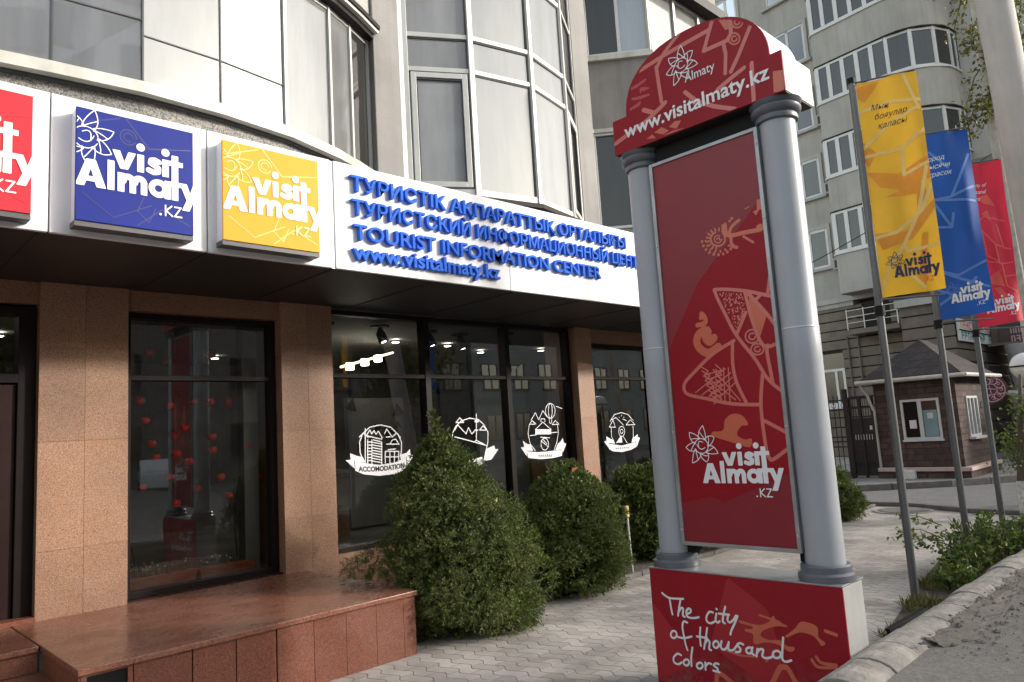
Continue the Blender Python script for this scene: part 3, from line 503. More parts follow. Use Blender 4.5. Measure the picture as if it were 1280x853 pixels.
STICK = [([[(4.22,1.408),(4.185,1.503),(4.183,1.611),(4.224,1.695),(4.312,1.757),(4.443,1.777),(4.575,1.747),(4.662,1.668),(4.704,1.584),(4.698,1.479),(4.678,1.436)],[(4.256,1.744),(4.241,1.385)],[(4.28,1.627),(4.27,1.383)],[(4.332,1.625),(4.321,1.379)],[(4.349,1.624),(4.452,1.597),(4.442,1.371)],[(4.271,1.678),(4.31,1.728),(4.334,1.687),(4.362,1.721),(4.386,1.681),(4.414,1.713),(4.443,1.671),(4.458,1.641)],[(4.265,1.671),(4.454,1.626)],[(4.492,1.683),(4.521,1.73),(4.588,1.643),(4.645,1.684),(4.693,1.635)],[(4.513,1.644),(4.561,1.648)],[(4.513,1.571),(4.675,1.563)],[(4.558,1.574),(4.587,1.612),(4.632,1.617),(4.666,1.568)],[(4.182,1.661),(4.232,1.7),(4.287,1.655)],[(4.486,1.375),(4.492,1.498),(4.664,1.487),(4.658,1.377)],[(4.55,1.494),(4.545,1.374)],[(4.608,1.491),(4.602,1.374)],[(4.489,1.44),(4.661,1.429)],[(4.532,1.513),(4.622,1.514)],[(4.343,1.599),(4.453,1.576)],[(4.341,1.572),(4.452,1.548)],[(4.34,1.544),(4.451,1.521)],[(4.339,1.517),(4.449,1.493)],[(4.338,1.489),(4.448,1.465)],[(4.337,1.462),(4.447,1.437)],[(4.335,1.435),(4.445,1.41)],[(4.334,1.407),(4.444,1.382)],[(4.279,1.606),(4.331,1.603)],[(4.278,1.574),(4.329,1.571)],[(4.277,1.542),(4.328,1.539)],[(4.275,1.511),(4.327,1.508)],[(4.274,1.479),(4.325,1.476)],[(4.273,1.447),(4.324,1.444)],[(4.271,1.416),(4.322,1.412)]],[[(4.118,1.429),(4.228,1.393),(4.415,1.362),(4.611,1.373),(4.76,1.418),(4.753,1.296),(4.623,1.254),(4.41,1.25),(4.223,1.279),(4.122,1.323)],[(4.066,1.503),(4.147,1.47),(4.214,1.458),(4.237,1.407),(4.228,1.399),(4.109,1.43),(4.116,1.345),(4.011,1.437),(4.072,1.439)],[(4.811,1.503),(4.817,1.442),(4.858,1.432),(4.766,1.325),(4.768,1.424),(4.685,1.398),(4.679,1.45),(4.762,1.463)]]),([[(5.422,1.651),(5.468,1.721),(5.557,1.783),(5.688,1.811),(5.819,1.791),(5.904,1.73),(5.964,1.636),(5.955,1.519),(5.9,1.381)],[(5.422,1.651),(5.399,1.548),(5.429,1.435),(5.508,1.366)],[(5.797,1.858),(5.774,1.545)],[(5.765,1.776),(5.822,1.774),(5.817,1.761),(5.768,1.763)],[(5.755,1.669),(5.81,1.667)],[(5.779,1.545),(5.908,1.488)],[(5.745,1.533),(5.779,1.553)],[(5.455,1.681),(5.501,1.739),(5.621,1.631),(5.663,1.701),(5.708,1.627),(5.754,1.658)],[(5.45,1.604),(5.691,1.544),(5.93,1.479)],[(5.476,1.766),(5.538,1.819),(5.594,1.765),(5.476,1.766)],[(5.832,1.666),(5.891,1.714),(5.944,1.662),(5.832,1.666)]],[[(5.9,1.381),(5.938,1.445),(6.054,1.472),(6.063,1.43),(6.12,1.426),(5.996,1.309),(5.858,1.3)],[(5.426,1.395),(5.549,1.35),(5.676,1.331),(5.853,1.351),(5.845,1.254),(5.669,1.234),(5.501,1.263),(5.424,1.308)],[(5.346,1.44),(5.438,1.418),(5.414,1.34),(5.42,1.3),(5.313,1.395),(5.356,1.4)]]),([[(6.675,1.7),(6.643,1.592),(6.669,1.46),(6.753,1.371)],[(7.201,1.686),(7.206,1.568),(7.163,1.453),(7.104,1.356)],[(6.715,1.759),(6.797,1.847),(6.852,1.755),(6.939,1.872),(7.004,1.793)],[(7.172,1.863),(7.165,1.833),(7.149,1.806),(7.126,1.785),(7.099,1.772),(7.07,1.768),(7.043,1.774),(7.019,1.788),(7.001,1.81),(6.99,1.837),(6.989,1.867),(6.996,1.897),(7.012,1.924),(7.034,1.945),(7.061,1.958),(7.09,1.963),(7.117,1.957),(7.142,1.943),(7.16,1.921),(7.171,1.893),(7.172,1.863)],[(7.117,1.864),(7.111,1.827),(7.099,1.796),(7.085,1.775),(7.07,1.768),(7.057,1.776),(7.047,1.797),(7.042,1.829),(7.043,1.866),(7.049,1.903),(7.06,1.935),(7.075,1.956),(7.09,1.963),(7.103,1.955),(7.113,1.934),(7.118,1.902),(7.117,1.864)],[(7.05,1.765),(7.053,1.706),(7.087,1.705),(7.099,1.763)],[(6.777,1.634),(6.924,1.724),(7.073,1.622)],[(6.891,1.725),(6.895,1.767),(6.965,1.765),(6.961,1.723)],[(6.68,1.704),(6.728,1.75),(6.795,1.704),(6.68,1.704)],[(7.1,1.689),(7.162,1.736),(7.23,1.685),(7.099,1.685)],[(6.678,1.561),(6.787,1.567)],[(7.063,1.582),(7.19,1.584)],[(7.004,1.438),(6.997,1.412),(6.982,1.39),(6.962,1.374),(6.938,1.367),(6.914,1.368),(6.893,1.378),(6.876,1.396),(6.866,1.42),(6.864,1.446),(6.871,1.471),(6.885,1.494),(6.905,1.51),(6.929,1.518),(6.953,1.516),(6.975,1.506),(6.992,1.488),(7.002,1.465),(7.004,1.438)],[(6.867,1.533),(7.034,1.518)],[(6.868,1.487),(7.0,1.404)],[(6.903,1.505),(6.976,1.444)],[(7.195,1.922),(7.31,1.89)]],[[(6.778,1.638),(7.073,1.626),(7.067,1.562),(6.771,1.572)],[(6.599,1.371),(6.773,1.349),(6.938,1.346),(7.254,1.351),(7.246,1.273),(7.071,1.256),(6.846,1.257),(6.618,1.286)],[(6.545,1.504),(6.607,1.463),(6.673,1.45),(6.715,1.371),(6.6,1.378),(6.601,1.305),(6.498,1.423),(6.559,1.429)],[(7.285,1.506),(7.294,1.446),(7.35,1.424),(7.261,1.307),(7.255,1.358),(7.124,1.354),(7.181,1.433),(7.236,1.459)]]),([[(8.319,1.604),(8.311,1.478),(8.366,1.374)],[(8.303,1.689),(8.417,1.782),(8.577,1.806),(8.733,1.773),(8.847,1.683)],[(8.833,1.602),(8.82,1.454),(8.77,1.374)],[(8.276,1.61),(8.373,1.704),(8.415,1.6),(8.276,1.61)],[(8.623,1.534),(8.615,1.51),(8.6,1.488),(8.58,1.473),(8.556,1.465),(8.532,1.466),(8.51,1.476),(8.494,1.493),(8.484,1.515),(8.483,1.54),(8.491,1.565),(8.506,1.586),(8.526,1.601),(8.55,1.609),(8.574,1.608),(8.596,1.599),(8.613,1.582),(8.622,1.559),(8.623,1.534)],[(8.584,1.536),(8.578,1.52),(8.565,1.509),(8.549,1.505),(8.534,1.51),(8.524,1.522),(8.521,1.539),(8.528,1.554),(8.541,1.566),(8.557,1.569),(8.572,1.564),(8.582,1.552),(8.584,1.536)],[(8.516,1.468),(8.411,1.376)],[(8.579,1.465),(8.658,1.367)],[(8.346,1.709),(8.446,1.738),(8.607,1.625)],[(8.671,1.63),(8.777,1.696),(8.88,1.622),(8.67,1.625)],[(8.571,1.762),(8.581,1.758)],[(8.621,1.739),(8.631,1.735)],[(8.516,1.742),(8.526,1.738)],[(8.6,1.712),(8.686,1.688)]],[[(8.247,1.376),(8.534,1.335),(8.86,1.369),(8.869,1.299),(8.737,1.264),(8.522,1.244),(8.318,1.267),(8.238,1.303)],[(8.193,1.483),(8.273,1.448),(8.355,1.423),(8.372,1.373),(8.238,1.385),(8.236,1.314),(8.135,1.413),(8.196,1.42)],[(8.93,1.482),(8.924,1.438),(8.978,1.425),(8.879,1.294),(8.868,1.378),(8.768,1.363),(8.814,1.433)],[(8.422,1.384),(8.545,1.478),(8.546,1.377)]])]
STICK_TXT = [((4.158, 1.316), (4.727, 1.313), 'ACCOMODATION')]
STICK_SMALL = [[[(6.811,1.32),(6.808,1.294)],[(6.849,1.318),(6.847,1.291)],[(6.888,1.315),(6.885,1.289)],[(6.927,1.313),(6.924,1.286)],[(6.966,1.31),(6.963,1.284)],[(7.005,1.308),(7.002,1.281)],[(7.044,1.305),(7.042,1.279)],[(6.81,1.307),(6.828,1.293)],[(6.848,1.305),(6.866,1.29)],[(6.887,1.302),(6.905,1.288)],[(6.925,1.3),(6.944,1.285)],[(6.964,1.297),(6.983,1.283)],[(7.004,1.295),(7.022,1.28)]],[[(8.392,1.309),(8.389,1.284)],[(8.437,1.309),(8.433,1.284)],[(8.482,1.309),(8.478,1.284)],[(8.527,1.309),(8.524,1.284)],[(8.572,1.309),(8.569,1.284)],[(8.618,1.309),(8.615,1.284)],[(8.664,1.309),(8.661,1.283)],[(8.711,1.309),(8.707,1.283)],[(8.39,1.297),(8.412,1.308)],[(8.435,1.296),(8.457,1.308)],[(8.48,1.296),(8.502,1.308)],[(8.525,1.296),(8.548,1.308)],[(8.571,1.296),(8.593,1.308)],[(8.617,1.296),(8.639,1.308)],[(8.663,1.296),(8.686,1.308)]]]
APPLES = [(2.112,2.073),(2.406,2.035),(2.672,2.079),(2.727,2.057),(2.953,2.068),(3.032,2.038),(2.179,1.902),(2.562,1.835),(2.522,1.779),(2.765,1.74),(2.288,1.707),(2.411,1.608),(2.291,1.583),(2.845,1.623),(3.07,1.635),(2.587,1.53),(2.459,1.396),(2.828,1.369),(3.137,1.806),(2.059,1.522),(3.199,1.345),(2.413,2.442),(2.191,2.49),(2.784,2.508),(3.108,2.408),(2.144,1.338),(2.468,1.172),(2.71,1.276),(2.901,1.194),(3.14,1.104)]
PLANTER = [(2.084,0.579),(2.084,0.494),(2.645,0.558),(3.205,0.546),(3.21,0.475)]
BANNERS = [[[6.77,2.3,4.548],[6.963,1.806,4.548],[6.77,2.3,2.577],[6.96,1.813,2.6]],[[8.6,2.36,4.525],[8.843,1.881,4.525],[8.6,2.36,2.502],[8.85,1.869,2.555]],[[10.3,2.43,4.578],[10.51,2.026,4.578],[10.3,2.43,2.526],[10.53,1.986,2.58]]]

# ================================================================== GROUND
g = MB()
g.poly([(-80,-90,0),(120,-90,0),(120,90,0),(-80,90,0)])
struct('pavement', g, 'pavers')
g = MB()   # raised asphalt of the street behind the kerb, ramping down towards the viewer
g.mesh([(-30,1.0,.004),(.8,1.0,.004),(3.0,1.42,.36),(9.2,1.44,.36),(12.5,1.0,.01),(60,1.0,.006),(-30,-60,.004),(.8,-60,.004),(3.0,-60,.36),(9.2,-60,.36),(12.5,-60,.01),(60,-60,.006)],
       [(0,6,7,1),(1,7,8,2),(2,8,9,3),(3,9,10,4),(4,10,11,5)])
struct('street', g, 'asphalt')
g = MB()   # driveway in front of the booth
near = [(13.9,9),(13.35,6.5),(13.3,4.5),(12.75,3.45),(12.6,2.6),(12.9,1.0)]; far = [(15.2,9),(15.45,6.5),(16.9,4.75),(18.3,3.7),(20.5,2.4),(22.5,1.0)]
for k in range(len(near)-1): g.poly([(*near[k],.004),(*near[k+1],.004),(*far[k+1],.004),(*far[k],.004)])
struct('driveway', g, 'road')
def kerb_line(pts, w, z, jn):
    m = MB()
    for (a,b) in zip(pts[:-1],pts[1:]):
        a,b = Vector((*a,0)),Vector((*b,0)); d = (b-a); L = d.length; d.normalize(); n = Vector((-d.y,d.x,0)); k = max(1,round(L/jn))
        for i in range(k):
            p,q = a+d*(L*i/k+.006), a+d*(L*(i+1)/k-.006)
            m.prism([p,q,q+n*w,p+n*w],[x+Vector((0,0,z)) for x in (p,q,q+n*w,p+n*w)])
    return m
struct('driveway_kerb', kerb_line(near,.14,.07,1.0), 'kerb_dark', .012)
struct('sidewalk_kerb', kerb_line([(a-.14,b) for a,b in far],.14,.135,1.0), 'kerb_dark', .012)
g = MB(); rp = [(40,9),(40,1.0)]
poly = [(x,y) for x,y in far]+[(40,1.0),(40,9)]
g.plan(poly[::-1], -.05, .12); struct('sidewalk', g, 'walk')
g = MB()   # planting bed along the shop front
g.poly([(3.52,6.6,.02),(3.52,4.95,.02),(6.5,5.05,.02),(9.5,5.0,.02),(13.2,5.0,.02),(13.2,6.6,.02)]); struct('soil', g, 'soil')
struct('bed_edging', kerb_line([(5.9,4.98),(9.5,4.93),(13.2,4.93)],.06,.05,.8), 'kerb_dark', .008)
g = MB(); g.poly([(4.3,1.68,.012),(10.9,1.68,.012),(11.4,2.2,.012),(11.0,2.95,.012),(9.2,2.75,.012),(7.2,2.45,.012),(5.6,2.15,.012),(4.9,1.95,.012)])
struct('earth_strip', g, 'soil')
# rounded kerb stones beside the raised street
g = MB(); x = 3.47
lens = [.36,.33,.35,.30,.37,.36,.33,.62,.55,.6,.5,.7,.8]
for k,Ls in enumerate(lens):
    dz = random.uniform(-.008,.008); dy = random.uniform(-.008,.008); prof = []
    for t in range(9):
        a = math.pi*t/8; prof.append((1.555+dy-.135*math.cos(a), .325+dz+.08*math.sin(a)))
    prof = [(1.69+dy,-.05)]+prof[::-1]+[(1.42+dy,-.05)]
    sag = -.012*max(0,k-8)
    g.prism([(x+.004,y,z+sag) for y,z in prof],[(x+Ls-.004,y,z+sag) for y,z in prof]); x += Ls
struct('kerb', g, 'kerb', .006)
# manhole cover
t = thing('manhole_cover','round iron manhole cover set in the paving near the booth','manhole cover',(12.75,4.35,0))
link('cover_plate', MB().lathe([(.36,.0),(.36,.018),(.33,.024),(.0,.024)],(12.75,4.35,.0),28), 'kerb_dark', t)
link('rim', MB().lathe([(.44,.0),(.44,.014),(.37,.014),(.37,.0)],(12.75,4.35,.0),28), 'walk', t)

# ================================================================== MAIN BUILDING
FX = lambda o: (lambda u,v,n=0: (u, o-n, v))      # plane y = o facing -Y
BLD = thing('office_building','grey office building with curved glass bays above a granite shop front','building',(4,8,0))
YP, YG = 6.42, 6.6
# granite shop front wall
for q in ((-4,.35,YP,7.0,.46,2.97),(.35,1.31,6.46,7.0,2.80,2.97),(1.93,3.26,6.46,7.0,2.80,2.97),(7.81,11.0,6.46,7.0,2.78,2.97),(9.95,11.0,YP,7.0,0,2.78),(3.80,7.49,6.5,7.0,0,.54),(7.81,9.95,6.5,7.0,0,.54),(10.7,11.0,7.0,18,0,2.97)):
    link('shop_front_wall', MB().box(*q), 'granite_wall', BLD)
for x0,x1 in ((1.31,1.93),(3.26,3.80),(7.49,7.81)):
    p = MB(); zz = [0.0,.95,1.75,2.47,2.97] if x0 > 3 else [.46,.95,1.75,2.47,2.97]
    for a,b in zip(zz[:-1],zz[1:]):
        if x1-x0 > .4:
            xm = (x0+x1)/2; p.box(x0,xm-.0012,YP,7.0,a+.0012,b-.0012); p.box(xm+.0012,x1,YP,7.0,a+.0012,b-.0012)
        else: p.box(x0,x1,YP,7.0,a+.0012,b-.0012)
    p.box(x0+.012,x1-.012,YP+.006,6.98,zz[0],2.97)
    link('pillar', p, 'granite_pillar', BLD)
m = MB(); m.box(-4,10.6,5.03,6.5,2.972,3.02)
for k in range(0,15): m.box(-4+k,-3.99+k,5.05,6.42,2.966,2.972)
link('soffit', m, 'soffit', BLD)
for a,b in ((-.9,.085),(.095,1.05),(1.06,2.005),(2.015,2.985),(3.02,4.93),(4.936,8.0),(8.006,10.6)):
    m = MB(); m.box(a,b,5.0,5.05,2.975,3.86); link('fascia_panel', m, 'white_panel', BLD, bevel=.004)
m = MB(); m.box(-.9,10.6,5.05,5.9,3.84,3.858); m.box(2.985,3.02,5.012,5.05,2.975,3.855); link('fascia_cap', m, 'alu', BLD)
# stone band behind the fascia following the bay plan
bay1 = [(-1.6,6.35),(-.75,6.02),(-.05,5.78),(.55,5.64),(1.17,5.55),(1.74,5.49),(2.33,5.51),(2.93,5.60),(3.48,5.78),(3.80,5.93),(4.12,6.10)]
def offset(pts, d):
    out = []
    for k,(x,y) in enumerate(pts):
        a = pts[max(k-1,0)]; b = pts[min(k+1,len(pts)-1)]; tx,ty = b[0]-a[0],b[1]-a[1]; L = math.hypot(tx,ty); out.append((x+ty/L*d, y-tx/L*d))
    return out
def strip(pts, inner, z0, z1): 
    m = MB()
    for k in range(len(pts)-1): m.plan([pts[k],pts[k+1],inner[k+1],inner[k]], z0, z1)
    return m
band = offset(bay1,-.02)
link('stone_band', strip(band, offset(bay1,-.3), 3.3, 4.20), 'stone_band', BLD)
link('window_sill', strip(offset(bay1,.09), offset(bay1,-.1), 4.215, 4.30), 'sill_metal', BLD)
link('sill_shadow_gap', strip(offset(bay1,.02), offset(bay1,-.1), 4.195, 4.215), 'alu_dark', BLD)
link('bay_head', strip(offset(bay1,.10), offset(bay1,-.2), 5.74, 5.80), 'frame_dark', BLD)
link('bay_head_trim', strip(offset(bay1,.15), offset(bay1,-.2), 5.80, 5.835), 'sill_metal', BLD)
link('bay_head_trim', strip(offset(bay1,.17), offset(bay1,-.2), 5.835, 5.88), 'frame_dark', BLD)
link('upper_wall', strip(offset(bay1,.06), offset(bay1,-.4), 5.88, 9.5), 'concrete_light', BLD)
def pane_quad(a, b, z0, z1, inset=0):
    return MB().poly([(a[0],a[1],z0),(b[0],b[1],z0),(b[0],b[1],z1),(a[0],a[1],z1)])
def lerp(a,b,t): return (a[0]+(b[0]-a[0])*t, a[1]+(b[1]-a[1])*t)
for k in range(len(bay1)-1):
    a,b = bay1[k],bay1[k+1]; d = Vector((b[0]-a[0],b[1]-a[1],0)); L = d.length; d.normalize(); n = Vector((d.y,-d.x,0)); fr = Fr((a[0],a[1],0), d, (0,0,1), n)
    f = MB(); zt = 4.82 if k < 5 else (4.70 if k < 7 else None)
    thin = .006; f.boxF(fr,-thin,thin,4.30,5.74,-.05,.010)
    if k >= 7: f.boxF(fr,-.016,.016,4.30,5.74,-.05,.022); f.boxF(fr,.0,L,5.70,5.74,-.05,.012)
    if k == 9: f.boxF(fr,L-.03,L,4.30,5.74,-.05,.03)
    if zt: f.boxF(fr,.006,L-.006,zt-.005,zt+.005,-.05,.008)
    fo = link('bay_window', f, 'alu' if k >= 7 else 'alu_dark', BLD)
    mt = 'gl_blue' if k < 5 else ('gl_sky' if k < 8 else ('gl_sky' if k == 8 else 'gl_apt'))  # pane tone switches where the reflection turns from block to sky
    for z0,z1 in (((4.30,zt),(zt,5.74)) if zt else ((4.30,5.74),)):
        tl = random.uniform(-.004,.004)
        link('pane', MB().poly([fr(.004,z0+.004,tl),fr(L-.004,z0+.004,-tl),fr(L-.004,z1-.004,tl*.5),fr(.004,z1-.004,0)]), mt, fo)
    if k == 9: link('curtain', MB().boxF(fr,.02,.06,4.5,5.7,-.12,-.08), 'paper', fo)
# concrete piers either side of the round bay
for x0,x1 in ((4.14,4.47),(7.36,7.69)):
    m = MB(); m.box(x0,x1,6.0,7.2,3.0,12); link('concrete_pier', m, 'concrete', BLD, bevel=.01)
# round glazed bay
bay2 = [(4.60,6.08),(5.22,5.71),(5.99,5.53),(6.76,5.69),(7.35,6.04)]
m = MB(); m.box(4.47,4.56,6.06,6.3,3.9,12); link('bay_jamb', m, 'pvc', BLD)
for k in range(4):
    a,b = bay2[k],bay2[k+1]; d = Vector((b[0]-a[0],b[1]-a[1],0)); L = d.length; d.normalize(); n = Vector((d.y,-d.x,0)); fr = Fr((a[0],a[1],0), d, (0,0,1), n)
    f = MB()
    f.boxF(fr,-.03,.03,4.15,9.2,-.05,.03)
    if k == 3: f.boxF(fr,L-.03,L+.03,4.15,9.2,-.05,.03)
    zs = [4.22,5.60,6.0,6.95,8.2,9.2]
    for z in zs[1:]: f.boxF(fr,.03,L-.03,z-.035,z+.018,-.05,.022)
    f.boxF(fr,.03,L-.03,4.15,4.24,-.05,.022)
    if k in (0,3):          # opening casement
        for (u0,u1,v0,v1) in ((.05,.11,4.26,5.55),(L-.11,L-.05,4.26,5.55),(.11,L-.11,5.49,5.55),(.11,L-.11,4.26,4.32)): f.boxF(fr,u0,u1,v0,v1,-.02,.034)
    fo = link('round_bay_window', f, 'alu', BLD, bevel=.004)
    gk = MB()
    for z in zs[1:]: gk.boxF(fr,.03,L-.03,z-.052,z-.035,-.04,.012)
    for z0,z1 in zip([4.24]+zs[1:-1],zs[1:]): gk.boxF(fr,L-.046,L-.03,z0+.02,z1-.05,-.04,.012)
    if k in (0,3):
        for (u0,u1,v0,v1) in ((.112,.122,4.32,5.48),(L-.122,L-.112,4.32,5.48),(.122,L-.122,5.47,5.48)): gk.boxF(fr,u0,u1,v0,v1,-.02,.026)
    link('gasket', gk, 'alu_dark', fo)
    mats = ['gl_pale','gl_sky','gl_sky','gl_apt'][k]
    for z0,z1 in zip([4.24]+zs[1:-1],zs[1:]):
        tl = random.uniform(-.006,.006)
        link('pane', MB().poly([fr(.02,z0,tl),fr(L-.02,z0,-tl),fr(L-.02,z1,0),fr(.02,z1,tl)]), mats, fo)
link('window_sill', strip(offset(bay2,.08), offset(bay2,-.2), 4.10, 4.15), 'frame_dark', BLD)
m = MB(); m.plan([*bay2, (7.3,7.4),(4.6,7.4)], 3.3, 4.10); link('stone_band', m, 'stone_band', BLD)
m = MB(); m.plan(offset(bay2,-.5)+[(7.2,7.4),(4.7,7.4)], 4.2, 9.2); link('bay_interior', m, 'room_dark', BLD)
# projecting corner loggia beyond the second pier
lg = [(7.69,7.0),(8.6,6.72),(9.22,5.97),(11.4,5.97)]
def wallrun(pts, z0, z1, th=.25): return strip(pts, offset(pts,-th), z0, z1)
link('upper_wall', wallrun(lg,6.12,7.22), 'concrete', BLD)
link('upper_wall', wallrun(lg,3.2,4.55), 'concrete_light', BLD)
link('window_sill', strip(offset(lg,.06), offset(lg,-.1), 7.22, 7.30), 'sill_metal', BLD)
link('window_sill', strip(offset(lg,.05), offset(lg,-.1), 6.06, 6.12), 'sill_metal', BLD)
link('roof_soffit', strip(offset(lg,.22), offset(lg,-.5), 8.45, 8.62), 'frame_dark', BLD)
link('upper_wall', wallrun(lg,8.62,9.2), 'concrete', BLD)
for k,(a,b) in enumerate(zip(lg[:-1],lg[1:])):
    d = Vector((b[0]-a[0],b[1]-a[1],0)); L = d.length; d.normalize(); n = Vector((d.y,-d.x,0)); fr = Fr((a[0],a[1],0), d, (0,0,1), n)
    for z0,z1 in ((4.55,6.06),(7.30,8.45)):
        f = MB(); us = [0,.5,L] if k < 2 else [0,.75,1.5,L]
        for u in us: f.boxF(fr,u-.025,u+.025,z0,z1,-.06,.02)
        f.boxF(fr,.025,L-.025,z1-.04,z1,-.06,.018); f.boxF(fr,.025,L-.025,z0,z0+.04,-.06,.018)
        fo = link('loggia_window', f, 'alu', BLD)
        for u0,u1 in zip(us[:-1],us[1:]):
            mt = 'gl_sky' if k == 2 else ('gl_film' if (u0 > .2 and z0 > 6) else 'gl_apt')
            link('pane', MB().poly([fr(u0+.02,z0+.03,-.02),fr(u1-.02,z0+.03,-.02),fr(u1-.02,z1-.03,-.02),fr(u0+.02,z1-.03,-.02)]), mt, fo)
m = MB(); m.box(-4,11.0,7.45,7.6,3.0,9.5); m.box(11.0,11.35,6.0,18,2.97,9.2); m.box(7.6,8.0,7.0,7.5,3,9.4); link('upper_wall', m, 'concrete', BLD)
d = Vector((.62,-.75,0)); d.normalize(); fr = Fr((8.6,6.72,0), d, (0,0,1), (d.y,-d.x,0))
for u0,u1 in ((.54,.70),(.74,.92)): link('lit_pane_patch', MB().poly([fr(u0,4.62,-.012),fr(u1,4.62,-.012),fr(u1,5.0,-.012),fr(u0,5.0,-.012)]), 'ledge', BLD)  # pale colour stands in for the lit bits of window
# ---- shop windows
def shop_window(label, xs, z0, z1, zt, fw=.05, mat='frame_dark'):
    f = MB(); x0,x1 = xs[0],xs[-1]
    for i,x in enumerate(xs):
        a,b = (x, x+fw) if i == 0 else ((x-fw, x) if i == len(xs)-1 else (x-fw*.75, x+fw*.75))
        f.box(a,b,6.535,6.66,z0,z1)
    for a,b in zip(xs[:-1],xs[1:]):
        for zz,h in ((z0+.025,.025),(zt,.022),(z1-.025,.025)):
            f.box(a+(fw if a == x0 else fw*.75), b-(fw if b == x1 else fw*.75), 6.545, 6.655, zz-h, zz+h)
    o = link('shop_window', f, mat, BLD, bevel=.003); o['label'] = label
    ps = []
    for a,b in zip(xs[:-1],xs[1:]):
        for c,d in ((z0,zt),(zt,z1)):
            tl = random.uniform(-.002,.002)
            ps.append(link('pane', MB().poly([(a+.02,YG+tl,c+.02),(b-.02,YG-tl,c+.02),(b-.02,YG,d-.02),(a+.02,YG+tl,d-.02)]), 'gl_shop', o))
    return o
W1 = shop_window('dark framed window with red apples hanging behind it', [1.935,3.255], .475, 2.80, 2.25)
W2 = shop_window('wide dark framed window of three bays with white stickers', [3.81,5.07,6.32,7.485], .54, 2.965, 2.29)
W4 = shop_window('dark framed window behind the totem with one white sticker', [7.815,9.33,9.94], .54, 2.78, 2.30)
link('window_sill', MB().box(1.93,3.26,6.47,6.6,.462,.478), 'frame_brown', BLD)
# entrance door
f = MB(); f.box(1.19,1.305,6.5,6.66,.46,2.78); f.box(.35,.45,6.5,6.66,.46,2.78); f.box(.45,1.19,6.5,6.66,2.72,2.78); f.box(.45,1.19,6.5,6.66,2.20,2.27)
dr = link('entrance_door', f, 'frame_dark', BLD, bevel=.004)
f = MB(); f.box(1.08,1.185,6.53,6.62,.5,2.19); f.box(.46,.56,6.53,6.62,.5,2.19); f.box(.56,1.08,6.53,6.62,2.07,2.19); f.box(.56,1.08,6.53,6.62,.5,.64)
link('door_leaf', f, 'frame_brown', dr, bevel=.004)
link('pane', MB().poly([(.55,6.58,.6),(1.09,6.58,.6),(1.09,6.58,2.1),(.55,6.58,2.1)]), 'gl_shop', dr)
link('pane', MB().poly([(.44,6.58,2.25),(1.2,6.58,2.25),(1.2,6.58,2.74),(.44,6.58,2.74)]), 'gl_shop', dr)
link('threshold', MB().box(.3,1.31,6.40,6.66,.466,.50), 'granite_riser', BLD)
# interior
m = MB(); m.box(-4,10.8,11.8,12,.0,3.05); m.box(-4.1,-4,6.6,12,0,3.05); m.box(10.6,10.7,7,12,0,3.05); link('interior_wall', m, 'room_dark', BLD)
m = MB(); m.poly([(-4,6.62,.47),(10.7,6.62,.47),(10.7,11.8,.47),(-4,11.8,.47)]); link('interior_floor', m, 'room_dark', BLD)
m = MB(); m.poly([(-4,6.5,2.985),(10.7,6.5,2.985),(10.7,11.85,2.985),(-4,11.85,2.985)]); link('interior_ceiling', m, 'room', BLD)
m = MB(); m.box(3.26,3.45,7.0,7.4,.47,2.95); m.box(3.02,3.16,6.72,6.8,.48,2.72); link('interior_pier', m, 'room', BLD)
m = MB(); m.box(6.45,7.35,7.3,7.36,.5,2.3); m.box(5.3,6.2,8.6,8.7,.5,2.2); link('interior_screen', m, 'room', BLD)
# ---- stickers on the glass
FS = lambda u,v,n=0: (u, 6.585-n, v)
SL = ['white sticker of hotel towers over a ribbon banner','white sticker of a tower and mountains partly behind the bush','white sticker of a balloon above a hut','white sticker of a round eye shape']
for k,(st,fl) in enumerate(STICK):
    par = W4 if k == 3 else W2
    w = .0115 if k < 2 else .0095
    o = link('window_sticker', flat(art2d([(s,w) for s in st], fl, res=.0035), lambda u,v: FS(u,v,0)), 'print_white', par); o['label'] = SL[k]
(a0,a1,s) = STICK_TXT[0]
# ribbon wording, rising slightly along the curved ribbon
def on_ribbon(u,v,n=0):
    t = (u-a0[0])/(a1[0]-a0[0]); return FS(u, v+(a1[1]-a0[1])*t-.016*4*t*(1-t), .003)
link('sticker_lettering', text_map(s, on_ribbon, a0[0], a0[1], a1[0]-a0[0], .048, .03), 'ink_dark', W2)
for k,par in ((0,W2),(1,W4)):
    link('sticker_lettering', flat(art2d([(q,.007) for q in STICK_SMALL[k]],res=.003), lambda u,v: FS(u,v,.003)), 'ink_dark', par)
# ---- ceiling lights and track
spots = [(1.0,8.2),(1.5,9.2),(4.75,8.6),(5.3,9.4),(4.6,9.9),(5.9,8.3),(6.9,8.4),(8.0,8.9),(4.35,10.6),(8.9,8.4),(2.4,10.4)]
t0 = thing('ceiling_downlight','small round ceiling lamp glowing inside the dark shop','ceiling lamp',(spots[0][0],spots[0][1],2.95),'ceiling lamps inside the shop')
link('lamp_disc', MB().lathe([(.05,-.012),(.05,0)],OFF[t0.name],16), 'lamp_on', t0)
link('trim_ring', MB().lathe([(.07,-.008),(.07,0.004),(.055,.004),(.055,-.008)],OFF[t0.name],16), 'room', t0)
for p in spots[1:]: dup(t0, (p[0],p[1],2.95))
t = thing('track_light','lit ceiling track with three square lamps behind the shop glass','track light',(5.5,8.4,2.5))
link('rail', MB().tube([(4.85,8.0,2.55),(6.2,8.8,2.87)],.016,8), 'lamp_warm', t)
